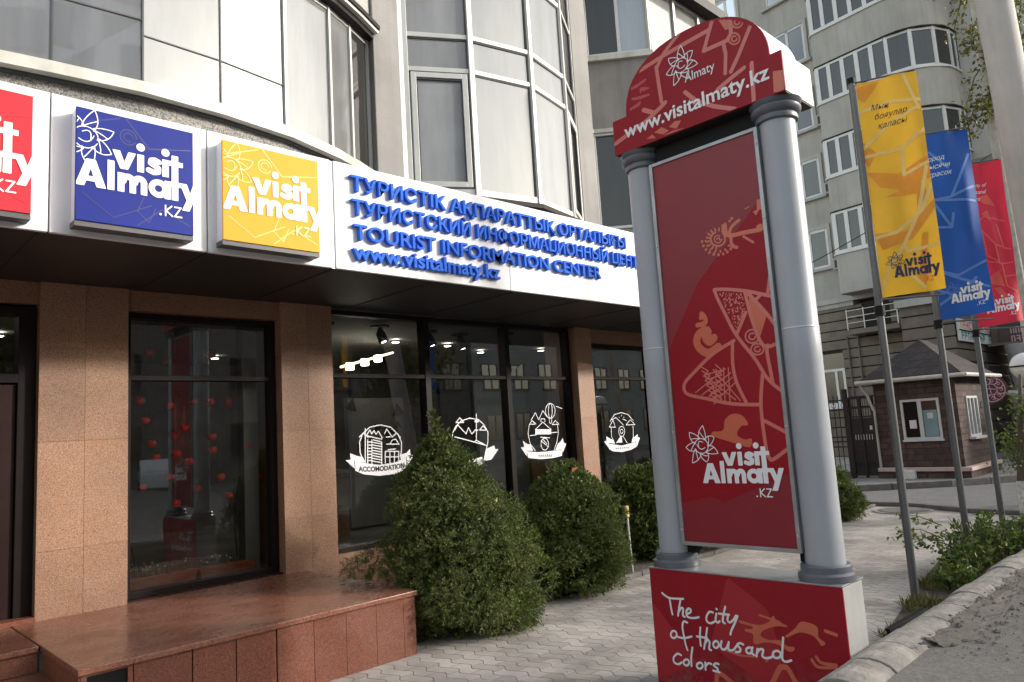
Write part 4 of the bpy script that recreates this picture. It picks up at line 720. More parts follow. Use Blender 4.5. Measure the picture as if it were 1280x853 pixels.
for q in (.15,.42,.68):
    x,y,z = 4.85+1.35*q, 8.0+.8*q, 2.55+.32*q; link('lamp_head', MB().box(x-.04,x+.04,y-.04,y+.04,z-.07,z+.02), 'lamp_on', t, bevel=.006)
spp = [(4.9,7.2),(5.7,7.3),(6.3,7.4),(6.85,7.1),(4.2,7.25)]
t0 = None
for k,(x,y) in enumerate(spp):
    if t0 is None:
        t0 = thing('ceiling_spotlight','black adjustable ceiling spotlight just behind the wide shop window','spotlight',(x,y,2.95),'black spotlights along the shop ceiling')
        link('mount', MB().lathe([(.11,-.02),(.12,0)],(x,y,2.95),14), 'black', t0)
        link('lamp_can', MB().tube([(x,y,2.93),(x+.01,y,2.86),(x+.03,y-.03,2.76)],[.02,.055,.06],12), 'black', t0)
        link('lamp_disc', MB().tube([(x+.03,y-.03,2.759),(x+.031,y-.031,2.755)],[.028,.028],12), 'lamp_on', t0)
    else: dup(t0,(x,y,2.95),rotz=k*.4)
# counter visible low behind the last window
t = thing('reception_counter','brown wooden counter inside behind the far shop window','counter',(9.2,8.2,.47))
link('front_board', MB().box(8.3,10.2,8.2,8.3,.47,1.35), 'wood', t); link('counter_top', MB().box(8.25,10.25,8.15,8.8,1.35,1.39), 'room', t)
t = thing('reception_desk','brown wooden desk inside behind the wide window','counter',(4.4,8.6,.47))
link('front_board', MB().box(4.2,4.9,8.0,8.06,.47,1.25), 'wood', t); link('counter_top', MB().box(4.15,4.95,7.97,8.6,1.25,1.29), 'room', t)
# wall mural of dark triangles on the inner screen
tri = []
for k in range(16):
    u,v,sx_ = random.uniform(5.3,6.2), random.uniform(1.2,2.2), random.uniform(.06,.13); a = random.uniform(0,6.28)
    tri.append([(u+sx_*math.cos(a+j*2.1), v+sx_*math.sin(a+j*2.1)) for j in range(3)])
link('screen_print', flat(art2d(fills=tri,res=.01), lambda u,v: (u,8.59,v)), 'ink_dark', BLD)
# ---- hanging apples
ad = []
for k,(x,z) in enumerate(APPLES):
    y = 6.72+ (k*37%11)*.035; s = .97+ (y-6.9)*.08
    ad.append((x,y,z))
t0 = None
prof = [(.004,-.030),(.018,-.034),(.034,-.022),(.041,-.002),(.038,.018),(.026,.030),(.010,.029),(.003,.022)]
for k,(x,y,z) in enumerate(ad):
    if t0 is None:
        t0 = thing('hanging_apple','small red ornamental apple hanging on a thread behind the shop glass','apple ornament',(x,y,z),'red apples hanging in the shop window')
        link('apple_body', MB().lathe(prof,(x,y,z),16), 'apple', t0, smooth=True)
        link('thread', MB().tube([(x,y,z+.02),(x,y,2.95)],.0015,4), 'string', t0)
        link('stalk', MB().tube([(x,y,z+.02),(x+.004,y,z+.045)],.003,5), 'trunk', t0)
    else:
        r = dup(t0,(x,y,z),rotz=k)
        for c in r.children:
            if c.name.startswith('thread'): c.scale = (1,1,(2.95-z)/(2.95-ad[0][2]))
# ---- planters standing on the inner sill
for k,(x0,x1,lab) in enumerate(((2.02,2.58,'brown terracotta trough of small white flowers, left one behind the glass'),(2.60,3.12,'brown terracotta trough of sparse flowers, right one behind the glass'))):
    xc = (x0+x1)/2; t = thing('flower_trough',lab,'flower trough',(xc,6.78,.48),'flower troughs in the shop window')
    m = MB(); m.prism([(x0+.02,6.72,.48),(x1-.02,6.72,.48),(x1-.02,6.86,.48),(x0+.02,6.86,.48)],[(x0,6.70,.60),(x1,6.70,.60),(x1,6.88,.60),(x0,6.88,.60)])
    m.box(x0-.008,x1+.008,6.692,6.71,.59,.612); link('trough', m, 'terracotta', t, bevel=.004)
    fl = MB(); wh = MB()
    for j in range(60 if k == 0 else 34):
        x = random.uniform(x0+.03,x1-.03) if j > 18 else random.uniform(x0+.02,x0+.22); y = random.uniform(6.73,6.85); h = random.uniform(.02,.11)*(1 if k == 0 else .7)
        a = random.uniform(0,6.28); w_ = random.uniform(.010,.022)
        fl.poly([(x,y,.60),(x+w_*math.cos(a),y+w_*math.sin(a),.60+h*.7),(x+.01*math.cos(a),y,.60+h),(x-w_*math.cos(a),y-w_*math.sin(a),.60+h*.6)])
        if j%3 == 0: wh.mesh([(x-.008,y,.60+h),(x,y-.004,.592+h),(x+.008,y,.60+h),(x,y+.004,.608+h)],[(0,1,2),(0,2,3)])
    link('foliage', fl, 'leaf', t); link('flowers', wh, 'print_white', t)
# dry decorative branch inside window
tag(link('dry_branch', MB().tube([(3.02,6.9,.62),(3.0,6.92,1.0),(3.06,6.92,1.35),(3.17,6.92,1.55)],[.006,.007,.006,.004],6), 'trunk'),'thin dark curved twig standing among the hanging apples','twig')
tag(link('decor_stick', MB().tube([(2.17,6.95,.6),(2.06,6.96,1.1),(2.0,6.98,1.4)],[.008,.007,.005],6), 'trunk'),'slanting dark stick at the left edge of the apple window','twig')

# ================================================================== TERRACE
m = MB()
m.box(-6,1.16,5.56,6.6,.43,.465); m.box(1.17,3.46,4.72,6.6,.43,.465)
TER = struct('terrace', m, 'granite_top', .004)
m = MB(); m.box(1.19,3.44,4.765,6.5,-.05,.43); m.box(-6,1.19,5.6,6.5,-.05,.43); link('terrace_core', m, 'grout', TER)
m = MB(); xs = [1.19,1.46,1.79,2.06,2.33,2.60,2.85,3.10,3.34,3.44]; gaps = [.005,.004,.009,.008,.011,.004,.003,.003,.003]
for k,(a,b) in enumerate(zip(xs[:-1],xs[1:])):
    if k == 0: m.box(a,a+.03,4.74,4.765,0,.43); m.box(a+.03,1.456,4.74,4.765,.415,.43); m.box(a+.03,1.456,4.74,4.765,0,.33); m.box(1.43,1.456,4.74,4.765,.33,.415)
    else: m.box(a+gaps[k]*.5,b-gaps[min(k+1,8)]*.5,4.74,4.765,.0,.43)
for z in (5.0,5.5,6.0): pass
m.box(3.44,3.455,4.75,6.45,0,.43); m.box(1.18,1.19,4.745,5.56,0,.43)
link('terrace_facing', m, 'granite_riser', TER)
m = MB(); m.box(-6,1.18,5.24,5.58,.26,.305); m.box(-6,1.18,4.93,5.24,.10,.15); m.box(-6,1.18,5.26,5.58,0,.26); m.box(-6,1.18,4.95,5.26,0,.10); m.box(-6,1.16,5.58,5.6,.305,.43)
link('steps', m, 'granite_top', TER, bevel=.004)
m = MB(); m.box(1.222,1.43,4.752,4.762,.332,.413); m.box(1.225,1.425,4.735,4.752,.325,.335); link('vent_opening', m, 'black', TER)

# ================================================================== LOGO BOXES
def logo_box(label, x0, x1, z0, z1, mat, artm, dark):
    t = thing('logo_sign_box', label, 'shop sign', ((x0+x1)/2,5.0,z0), 'square sign boxes on the white fascia')
    link('box_body', MB().box(x0,x1,4.905,5.0,z0,z1), 'box_side', t, bevel=.004)
    link('bottom_tray', MB().box(x0-.004,x1+.004,4.895,5.0,z0-.035,z0-.002), 'box_base', t)
    link('sign_face', MB().box(x0-.003,x1+.003,4.885,4.905,z0-.002,z1+.003), mat, t, bevel=.003)
    w = x1-x0; h = z1-z0
    fn = lambda u,v,d=.002: (x0+u*w, 4.885-d, z0+v*h)
    dec = [([(.02,.86),(.35,.98)],.012),([(.4,.99),(.6,.75),(.98,.82)],.012),([(.05,.24),(.3,.06),(.62,.22)],.01),([(.5,.02),(.72,.2),(.97,.08)],.01),(arcp(.42,.82,.07,.07,0,330),.012),(arcp(.42,.82,.04,.04,0,300),.01),([(.56,.30),(.5,.15),(.6,.06),(.66,.2)],.01)]
    link('face_pattern', flat(clip2(art2d(dec,res=.008),0,1,0,1), lambda u,v: fn(u,v,.0015)), dark, t)
    link('flower_emblem', flat(clip2(flower(.07,.74,.27,.0085,.005,rot=75),0,1,0,1), lambda u,v: fn(u,v,.003)), artm, t)
    link('lettering', flat(clip2(mark(.006),0,1,0,1), lambda u,v: fn(u,v,.0045)), 'print_white', t)
    link('small_lettering', flat(mark_kz(.004), lambda u,v: fn(u,v,.0045)), artm if artm != 'print_white' else 'print_white', t)
logo_box('red square sign box cut off by the photo edge, on the white fascia', .235,.937,3.04,3.755,'box_red','print_white','art_red')
logo_box('blue square sign box with white lettering, between the red and yellow ones', 1.17,1.868,3.045,3.76,'box_blue','print_white','art_blue')
logo_box('yellow square sign box with white lettering, beside the raised blue words', 2.075,2.812,3.05,3.765,'box_yellow','art_yellow','ban_cream')
# ---- raised blue letters
t = thing('letter_sign','four rows of raised blue letters on the white fascia','shop sign',(4.9,5.0,3.05))
FT = lambda u,v,n=0: (u, 4.998-n, v)
for s,x,z,w,cap,bold in (('ТУРИСТIК АҚПАРАТТЫҚ ОРТАЛЫҒЫ',3.155,3.632,3.64,.118,.016),('ТУРИСТСКИЙ ИНФОРМАЦИОННЫЙ ЦЕНТР',3.16,3.432,3.96,.118,.016),
        ('TOURIST INFORMATION CENTER',3.17,3.228,3.13,.122,.012),('www.visitalmaty.kz',3.155,3.062,1.61,.125,.022)):
    link('lettering', text_map(s, FT, x, z, w, cap, bold, 0, .1, .042), 'letter_blue', t)

# ================================================================== TOTEM
XT, YL, YR = 3.94, 2.897, 1.688
T = thing('totem_sign','tall red totem sign with two grey columns and an arched red top','totem sign',(4.08,2.29,0))
FP = lambda x: (lambda u,v,n=0: (x-n, u, v))
link('base_block', MB().box(3.945,4.208,YR+.004,YL-.004,0,.70), 'base_side', T, bevel=.004)
link('base_face', MB().box(3.935,3.945,YR,YL,.0,.705), 'red_base', T)
link('base_plate', MB().box(3.932,4.214,YR-.004,YL+.004,.705,.714), 'plate', T, bevel=.002)
m = MB(); 
link('base_print', flat(clip2(art2d([(smooth(p),w*.8) for p,w in BASE_LN], [smooth(f+f[:1],4) for f in BASE_FILL], res=.0045),YR+.004,YL-.004,.01,.70), lambda u,v: FP(3.935)(u,v,.002)), 'orange', T)
link('base_facets', flat(art2d(fills=[[(2.35,.70),(2.50,.30),(1.98,.02),(2.12,.55)],[(2.893,.5),(2.60,.18),(2.893,.02)]],res=.02), lambda u,v: FP(3.935)(u,v,.001)), 'red_lite', T)
link('hand_lettering', flat(art2d([(smooth(p),.0125) for p in BASE_HAND],res=.003), lambda u,v: FP(3.935)(u,v,.0035)), 'print_white', T)
for y in (2.778,1.822):
    c = (4.075,y,0)
    col = link('column', MB().lathe([(.104,.78),(.1035,1.9),(.104,1.905),(.104,2.085),(.1025,2.09),(.1015,3.36)],c,40), 'steel_paint', T, smooth='auto')
    link('base_ring', MB().lathe([(.148,.716),(.148,.748),(.138,.756),(.132,.760),(.132,.792),(.124,.80),(.106,.80)],c,40), 'ring_paint', col, smooth='auto')
    link('capital', MB().lathe([(.104,3.305),(.118,3.312),(.122,3.328),(.116,3.345),(.128,3.352),(.140,3.366),(.142,3.385),(.132,3.398),(.140,3.405),(.150,3.425)],c,40), 'ring_paint', col, smooth='auto')
    link('weld_seam', MB().lathe([(.1045,2.088),(.1055,2.092),(.1045,2.096)],c,40), 'alu', col)
pn = link('panel', MB().box(3.995,4.15,1.915,2.66,.868,3.285), 'plate', T, bevel=.003)
f = MB()
for y0,y1,z0,z1 in ((1.905,1.928,.855,3.30),(2.647,2.672,.855,3.30),(1.928,2.647,3.278,3.30),(1.928,2.647,.855,.877)): f.box(3.98,4.165,y0,y1,z0,z1)
link('panel_frame', f, 'plate', T, bevel=.002)
for q in ((4.03,4.12,1.928,2.647,3.30,3.42),(4.05,4.10,2.60,2.68,.80,.856),(4.05,4.10,1.90,1.95,.80,.856)): link('panel_bracket', MB().box(*q), 'black', T)
m = MB()
for z in (.95,1.55,2.15,2.75,3.2):
    for y in (1.9165,2.6595): m.lathe([(.006,-.004),(.006,.004)],(3.979,y,z),8)
link('frame_screws', m, 'alu', T)
PX = FP(3.995)
link('panel_face', MB().box(3.9905,3.996,1.928,2.647,.877,3.278), 'red_dark', T)
PX = FP(3.9905); ck = lambda a: clip2(a,1.929,2.646,.88,3.275)
link('panel_facets', flat(ck(art2d(fills=[[(2.75,1.9),(2.40,2.45),(1.9,2.9),(1.8,1.6),(2.2,1.2),(2.7,1.1)],[(2.7,1.25),(2.35,1.12),(1.9,1.3),(1.9,1.9),(2.6,1.8)]],res=.02)), lambda u,v: PX(u,v,.001)), 'red', T)
link('panel_print', flat(ck(art2d([(smooth(p),w) for p,w in PANEL_CRES]+[(smooth(p),w) for p,w in PANEL_SUN], [smooth(f+f[:1],4) if len(f) > 8 else f for f in PANEL_FILL], res=.004)), lambda u,v: PX(u,v,.002)), 'orange', T)
link('panel_print', flat(ck(art2d([(p,.010) for p in PANEL_SWIRLS]+[(p,.0075) for p in PANEL_HATCH],res=.0035)), lambda u,v: PX(u,v,.0025)), 'salmon', T)
link('panel_print', flat(ck(art2d([(smooth(p,4),.021) for p in PANEL_LINES],res=.004)), lambda u,v: PX(u,v,.003)), 'salmon', T)
dts = []; (A_,B_,C_,D_) = PANEL_TRI
while len(dts) < 150:
    a,b = random.random(),random.random(); p = lerp(lerp(A_,B_,a),lerp(D_,C_,a),b); dts.append((p[0],p[1],random.uniform(.003,.0055)))
link('panel_print', flat(art2d(dots=dts,res=.0025), lambda u,v: PX(u,v,.002)), 'salmon', T)
s_, y0_, z0_ = .487, 2.478, 1.083
LM = lambda u,v: PX(y0_-u*s_, z0_+v*s_, .0045)
link('lettering', flat(mark(.007), LM), 'print_white', T)
link('small_lettering', flat(mark_kz(.006), LM), 'print_white', T)
link('flower_emblem', flat(flower(2.472,1.455,.125,.0052,.003,rot=100), lambda u,v: PX(u,v,.004)), 'print_white', T)
# header box and arch
hb = link('header_box', MB().box(3.945,4.307,YR,YL,3.428,3.664), 'white_panel', T, bevel=.003)
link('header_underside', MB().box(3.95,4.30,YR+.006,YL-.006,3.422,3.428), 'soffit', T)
link('header_face', MB().box(3.932,3.945,YR,YL,3.425,3.666), 'red', T)
yc, ry, rz = 2.269, .512, .388
ar = [(yc-ry*math.copysign(abs(math.cos(a))**.86,math.cos(a)), 3.666+rz*abs(math.sin(a))**.9) for a in [math.pi*k/36 for k in range(37)]]
link('header_arch', MB().prism([(3.945,y,z) for y,z in ar],[(4.307,y,z) for y,z in ar]), 'white_panel', T)
link('arch_face', MB().prism([(3.932,y,z) for y,z in ar],[(3.945,y,z) for y,z in ar]), 'red', T)
HX = FP(3.932)
def archclip(a):
    vs,fs = a; keep = []
    for f in fs:
        c = np.mean([vs[k] for k in f],axis=0)
        if YR+.003 < c[0] < YL-.003 and c[1] > 3.43 and (c[1] < 3.66 or ((c[0]-yc)/ry)**2+((c[1]-3.666)/rz)**2 < .985): keep.append(f)
    return vs, keep
def fine(strokes, fills, res):
    out = MB(); a = art2d(strokes, fills, res=res); return a
def split_runs(a, mx=.02):                  # cut the long merged runs so the arch outline can trim them
    vs,fs = a; ov,of = [],[]
    for f in fs:
        p = [vs[k] for k in f]
        if len(p) == 4 and abs(p[1][0]-p[0][0]) > mx:
            n = int(abs(p[1][0]-p[0][0])/mx)+1
            for i in range(n):
                xa = p[0][0]+(p[1][0]-p[0][0])*i/n; xb = p[0][0]+(p[1][0]-p[0][0])*(i+1)/n; k = len(ov)
                ov += [(xa,p[0][1]),(xb,p[0][1]),(xb,p[2][1]),(xa,p[2][1])]; of.append((k,k+1,k+2,k+3))
        else:
            k = len(ov); ov += p; of.append(tuple(range(k,k+len(p))))
    return ov,of
link('header_print', flat(archclip(split_runs(art2d([(p,w) for p,w in HDR_LINES],res=.004))), lambda u,v: HX(u,v,.002)), 'salmon', T)
link('header_print', flat(archclip(split_runs(art2d([(p,.011) for p in HDR_SW],HDR_FILL+HDR_CURL,res=.004))), lambda u,v: HX(u,v,.0015)), 'orange', T)
mot = [([(2.62+.06*math.cos(a*2.1)+.1*i*.3, 3.70+.045*a),(2.66+.06*math.sin(a*1.7), 3.72+.045*a)],.016) for a in range(4) for i in range(3)]
link('header_print', flat(archclip(split_runs(art2d(mot,res=.005))), lambda u,v: HX(u,v,.001)), 'rose', T)
hp = HDR_POS
link('flower_emblem', flat(flower(hp['emb'][0],hp['emb'][1],.128,.0055,.003,rot=95), lambda u,v: HX(u,v,.004)), 'print_white', T)
for s,a,b,cap,bold in (('www.visitalmaty.kz',hp['www0'],hp['www1'],.088,.02),('Almaty',hp['alm0'],hp['alm1'],.058,.004)):
    wid = a[0]-b[0]; fn = (lambda a,b: (lambda u,v,n=0: HX(a[0]-u, a[1]+v+(b[1]-a[1])*u/(a[0]-b[0]), .004)))(a,b)
    link('lettering', text_map(s, fn, 0, 0, wid, cap, bold), 'print_white', T)

# ================================================================== FLAG POLES AND BANNERS
BL = ['yellow banner','blue banner','red banner']
for k,(TL,TR_,LL,LR) in enumerate(BANNERS):
    bx,by = TL[0],TL[1]
    lab = ['nearest grey flagpole holding the yellow banner','middle grey flagpole holding the blue banner','farthest grey flagpole holding the red banner'][k]
    t = thing('flagpole',lab,'flagpole',(bx,by,0),'flagpoles beside the kerb')
    top = TL[2]+.06
    link('pole', MB().tube([(bx,by,0),(bx,by,top)],[.033,.030],14), 'pole_grey', t, smooth='auto')
    d = Vector((TR_[0]-TL[0],TR_[1]-TL[1],0)).normalized(); wd = .485
    for z in (TL[2]+.012, LL[2]-.012):
        link('banner_arm', MB().tube([(bx,by,z),(bx+d.x*(wd+.02),by+d.y*(wd+.02),z-(.0 if z > 3.5 else .02))],.009,8), 'pole_grey', t)
    link('clamp', MB().lathe([(.042,0),(.042,.09)],(bx,by,2.42),14).lathe([(.036,0),(.036,.05)],(bx,by,top-.05),14), 'black', t)
    cl = ['yellow cloth banner with dark lettering hanging from the nearest flagpole','blue cloth banner with white lettering hanging from the middle flagpole','red cloth banner half hidden behind the blue one'][k]
    bn = thing('banner',cl,'banner',(bx,by,LL[2]),'coloured banners on the flagpoles')
    z0,z1 = LL[2],TL[2]; H = z1-z0; nn = Vector((d.y,-d.x,0)); 
    if nn.x > 0: nn = -nn
    ph = k*1.7; drop = (-.02,-.05,-.05)[k]
    def surf(u,v,n=0,bx=bx,by=by,z0=z0,H=H,d=d,nn=nn,ph=ph,drop=drop):   # u along arm 0..wd, v 0..H
        s = u/wd; w = .040*math.sin(6.5*s+ph+v*1.7)*s+.010*math.sin(13*s-v*3+ph)*s+.022*math.sin(v*4.1+ph)*(1-abs(2*v/H-1))
        p = Vector((bx,by,z0+v))+d*(u+.034)+nn*(w+n); p.z -= drop*s*(1-v/H); return tuple(p)
    m = MB(); nu,nv = 14,40
    vs = [surf(wd*i/nu, H*j/nv) for j in range(nv+1) for i in range(nu+1)]
    m.mesh(vs,[(j*(nu+1)+i,j*(nu+1)+i+1,(j+1)*(nu+1)+i+1,(j+1)*(nu+1)+i) for j in range(nv) for i in range(nu)])
    cm = ['ban_yellow','ban_blue','ban_red'][k]
    link('banner_cloth', m, cm, bn, smooth=True)
    pm = [('ban_orange','ban_cream'),('ban_sky','ban_sky'),('ban_coral','ban_coral')][k]
    X = lambda pts: [(x*wd,y*H) for x,y in pts]
    if k == 0:
        lf = [X(q) for q in [[(0,.98),(.4,.99),(.1,.9),(0,.93)],[(0,.72),(.2,.66),(.05,.60),(0,.62)],[(.0,.58),(.5,.55),(1,.60),(1,.5),(.55,.47),(.2,.50)],[(.25,.45),(.8,.50),(.95,.42),(.7,.30),(.75,.44)],[(0,.29),(.5,.28),(1,.40),(1,.36),(.6,.24),(.1,.21)],[(.6,.04),(.75,.26),(.85,.26),(.72,0.02)]]]
        ls = [(X(q),.03) for q in [[(0,.86),(.5,.88),(1,.86)],[(.78,.99),(.95,.82)],[(0,.69),(.45,.78),(.95,.83)],[(0,.65),(.62,.66)],[(1,.72),(.62,.66),(.60,.54),(1,.57)],[(0,.27),(.35,.28),(.8,.36),(1,.47)],[(.95,.55),(.75,.36),(.45,.22),(.5,.19),(1,.20)],[(.0,.03),(.2,.14),(.45,.22)],[(.45,.1),(.7,.02)]]]
    elif k == 1:
        lf = []; ls = [(X(q),.026) for q in [[(.95,.86),(.5,.64),(.12,.64)],[(.12,.64),(.95,.60)],[(0,.66),(.12,.64),(.45,.48),(.5,.55)],[(0,.50),(.45,.48)],[(0,.27),(.45,.22),(.98,.27)],[(.0,.27),(.95,.13)],[(.0,.16),(.4,.11),(.75,.19)],[(0,.08),(.3,.12)],[(.2,.9),(.5,.8)],[(.5,.64),(.95,.68)]]]
    else:
        lf = [X(q) for q in [[(.35,.78),(.6,.80),(.75,.72),(.5,.74)],[(.3,.28),(.6,.32),(.7,.22),(.45,.24)],[(.45,.22),(.6,.22),(.75,.14),(.62,.14)],[(.4,.68),(.55,.70),(.6,.62)]]]
        ls = [(X(q),.017) for q in [[(.2,.62),(.45,.66),(.9,.62)],[(.3,.60),(.6,.48),(.95,.44)],[(.35,.58),(.4,.42),(.7,.36)],[(.6,.48),(.65,.36),(.95,.36)],[(.2,.40),(.7,.36)],[(.7,.36),(.75,.22),(.95,.18)],[(.75,.28),(.98,.28)],[(.7,.6),(.8,.45)]]]
    ck = lambda a,H=H: clip2(a,.0,wd,.0,H)
    def cut(a): return split_runs(ck(a),.03)
    if lf: link('banner_print', flat(cut(art2d(fills=lf,res=.008)), lambda u,v: surf(u,v,.002)), pm[0], bn)
    link('banner_print', flat(cut(art2d(ls,res=.006)), lambda u,v: surf(u,v,.003)), pm[1], bn)
    ink = ['ink_navy','print_white','print_white'][k]
    s_ = .30*1.1; LMb = lambda u,v: surf(.115+u*s_, .03+v*s_*1.25, .0045)
    link('lettering', flat(cut_ if False else split_runs(mark(.010),.03), LMb), ink, bn)
    link('small_lettering', flat(mark_kz(.008), LMb), ['ban_coral','print_white','print_white'][k], bn)
    fm = flower(.135,.30,.085,.0045,.003); link('flower_emblem', flat(fm, lambda u,v: surf(u,v,.004)), ['ink_navy','ban_sky','print_white'][k], bn)
    lines = [['Мың','бояулар','қаласы'],['Город','тысячи','красок'],['The city of','thousand','colors']][k]
    for i,s in enumerate(lines):
        x0 = (.09+.02*i, .03+.01*i, .04)[k]; y0 = H*.86-i*.088-(.02 if k else 0)
        v,f = text2d(s,.0,.35); b = max(p[0] for p in v); sc_ = .054 if len(s) < 9 else .048
        m2 = MB(); m2.mesh([surf(x0+p[0]*sc_*1.2, y0+p[1]*sc_*1.35, .004) for p in v], f); link('script_lettering', m2, ['ink_dark','print_white','print_white'][k], bn)

# ================================================================== PLANTS
def leaves(pts, nrm, up_bias, L, Wd, per, spread, seed=0, droop=0):
    """clusters of narrow rhombic leaves around points; returns MB-like arrays"""
    r = np.random.default_rng(seed); n = len(pts)
    ax = nrm+np.array([0,0,up_bias])+r.normal(0,.35,(n,3)); ax /= np.linalg.norm(ax,axis=1,keepdims=True)
    V = []; 
    for k in range(per):
        d = ax+r.normal(0,spread,(n,3)); d[:,2] -= droop; d /= np.linalg.norm(d,axis=1,keepdims=True)
        s = np.cross(d, r.normal(0,1,(n,3))); s /= np.linalg.norm(s,axis=1,keepdims=True)+1e-9
        l = L*r.uniform(.6,1.25,(n,1)); w = Wd*r.uniform(.7,1.2,(n,1)); b = pts+ax*(L*.5*(k/per))
        V.append(np.stack([b, b+d*l*.5+s*w*.5, b+d*l, b+d*l*.5-s*w*.5],axis=1))
    V = np.concatenate(V); return V.reshape(-1,3)
def link_quads(name, V, mat, parent):
    off = np.array(OFF.get(rootof(parent).name, Vector((0,0,0)))); V = (V-off).astype(np.float32); n = len(V)//4
    me = bpy.data.meshes.new(name); me.vertices.add(len(V)); me.vertices.foreach_set('co', V.ravel())
    me.loops.add(4*n); me.loops.foreach_set('vertex_index', np.arange(4*n,dtype=np.int32)); me.polygons.add(n)
    me.polygons.foreach_set('loop_start', np.arange(0,4*n,4,dtype=np.int32)); me.update(calc_edges=True); me.materials.append(MAT[mat])
    o = bpy.data.objects.new(name, me); COL.objects.link(o); o.parent = parent; return o
def blob_points(blobs, n, seed, depth=.22, lump=.10):
    r = np.random.default_rng(seed); tot = sum(b[3]*b[4]+b[3]*b[5] for b in blobs); P,N = [],[]
    for (cx,cy,cz,rx,ry,rz) in blobs:
        k = int(n*(rx*ry+rx*rz)/tot); d = r.normal(0,1,(k,3)); d /= np.linalg.norm(d,axis=1,keepdims=True)
        ph = r.uniform(0,6.28,6)
        lum = 1+lump*(np.sin(d[:,0]*5+ph[0])*np.sin(d[:,1]*5+ph[1])+.7*np.sin(d[:,2]*8+ph[2])*np.sin(d[:,0]*9+ph[3])+.5*np.sin(d[:,1]*14+ph[4])*np.sin(d[:,2]*13+ph[5]))
        rad = lum*(1-depth*np.abs(r.normal(0,.6,k))); rad = np.clip(rad,.2,1.4)
        p = d*rad[:,None]*np.array([rx,ry,rz])+np.array([cx,cy,cz]); q = d/np.array([rx,ry,rz]); q /= np.linalg.norm(q,axis=1,keepdims=True)
        P.append(p); N.append(q)
    P = np.concatenate(P); N = np.concatenate(N); keep = P[:,2] > .03
    return P[keep], N[keep]
def shoots(P, N, r, ln, per, hang=.15):
    """short feathery twigs: leaves laid along a shoot that starts under the surface and leans outwards"""
    n = len(P); d = N+r.normal(0,.45,(n,3))+np.array([0,0,.25]); d /= np.linalg.norm(d,axis=1,keepdims=True); L = ln*r.uniform(.5,1.35,(n,1))
    side = np.cross(d, r.normal(0,1,(n,3))); side /= np.linalg.norm(side,axis=1,keepdims=True)
    pts, ax = [], []
    for k in range(per):
        t = (k+.5)/per; s = side*(1 if k%2 else -1); c = P-d*L*.45+d*L*t; c[:,2] -= (hang*L[:,0]*t*t)
        pts.append(c); ax.append(d*.75+s*(.9*(1-.55*t)))
    return np.concatenate(pts), np.concatenate(ax)
def bush(name, label, cat, loc, blobs, n, L, Wd, per, mat, seed, group=None, lit=None, trunk_h=.8, clip=None, ln=.11, core=.74, cb=None):
    t = thing(name, label, cat, loc, group); r = np.random.default_rng(seed)
    P,N = blob_points(blobs, n, seed, depth=.13, lump=.07)
    if clip is not None:
        k = clip(P); P,N = P[k],N[k]
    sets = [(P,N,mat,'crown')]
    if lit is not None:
        k = lit(P,N); sets = [(P[~k],N[~k],mat,'crown'),(P[k],N[k],'spruce_lit','sun_side_shoots')]  # sun-facing shoots get their lit tone by colour
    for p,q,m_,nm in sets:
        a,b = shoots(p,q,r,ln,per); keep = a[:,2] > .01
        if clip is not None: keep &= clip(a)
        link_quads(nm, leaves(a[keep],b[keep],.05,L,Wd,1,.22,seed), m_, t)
    P2,N2 = blob_points(cb or [(a,b,c,x*core,y*core,z*core) for a,b,c,x,y,z in blobs], n, seed+5, depth=.25)
    if clip is not None:
        k = clip(P2); P2,N2 = P2[k],N2[k]
    link_quads('inner_twigs', leaves(P2,N2,.2,L*2.0,Wd*4.0,3,.7,seed+6), mat, t)
    tr = MB(); x,y = loc[0],loc[1]; tr.tube([(x,y,0),(x+.02,y,trunk_h*.5),(x,y+.02,trunk_h)],[.05,.035,.01],8)
    for k in range(9):
        a = k*2.4; h = trunk_h*(.15+.08*k); tr.tube([(x,y,h),(x+.25*math.cos(a),y+.25*math.sin(a),h+.12)],[.015,.006],5)
    link('trunk', tr, 'trunk', t); return t
c1 = (3.99,5.09)
def tufts(c, prof, n, seed, r0=.10, r1=.17, lean=(0,0), sq=.8):
    r = np.random.default_rng(seed); zs = [q[0] for q in prof]; rs = [q[1] for q in prof]; out = []
    for k in range(n):
        z = r.uniform(zs[0],zs[-1]); R_ = np.interp(z,zs,rs)
        if r.uniform() > .25+R_/max(rs)*.9: z = r.uniform(zs[0],zs[-1]*.7); R_ = np.interp(z,zs,rs)
        a = r.uniform(0,6.283); q = r.uniform(r0,r1)*(.55+.45*R_/max(rs)); f = max(0,R_-q*.75)*r.uniform(.82,1.16); sh = 1-z/zs[-1]
        out.append((c[0]+lean[0]*sh+f*math.cos(a), c[1]+lean[1]*sh+f*math.sin(a), z, q, q, q*sq*r.uniform(.8,1.25)))
    return out
def cores(c, prof, lean=(0,0), k=.72):
    H = prof[-1][0]; return [(c[0]+lean[0]*(1-z/H),c[1]+lean[1]*(1-z/H),z,max(.03,R_*k),max(.03,R_*k),.20) for z,R_ in prof]
pr1 = [(.06,.44),(.25,.56),(.5,.61),(.72,.63),(.92,.60),(1.1,.48),(1.28,.36),(1.45,.21),(1.64,.05)]
bl1 = tufts(c1,pr1,150,3,.11,.20,(.20,-.20))+[(c1[0]-.42,c1[1]+.20,.64,.2,.2,.13),(c1[0]-.58,c1[1]+.32,.58,.15,.15,.09),(c1[0]-.25,c1[1]+.1,.72,.22,.22,.16),(c1[0]+.52,c1[1]-.46,.40,.27,.27,.27),(c1[0]+.42,c1[1]-.40,.66,.2,.2,.2),(c1[0]+.25,c1[1]-.38,.3,.24,.24,.2),(c1[0]+.02,c1[1],1.6,.06,.06,.13)]
co1 = cores(c1,pr1,(.20,-.20),.74)
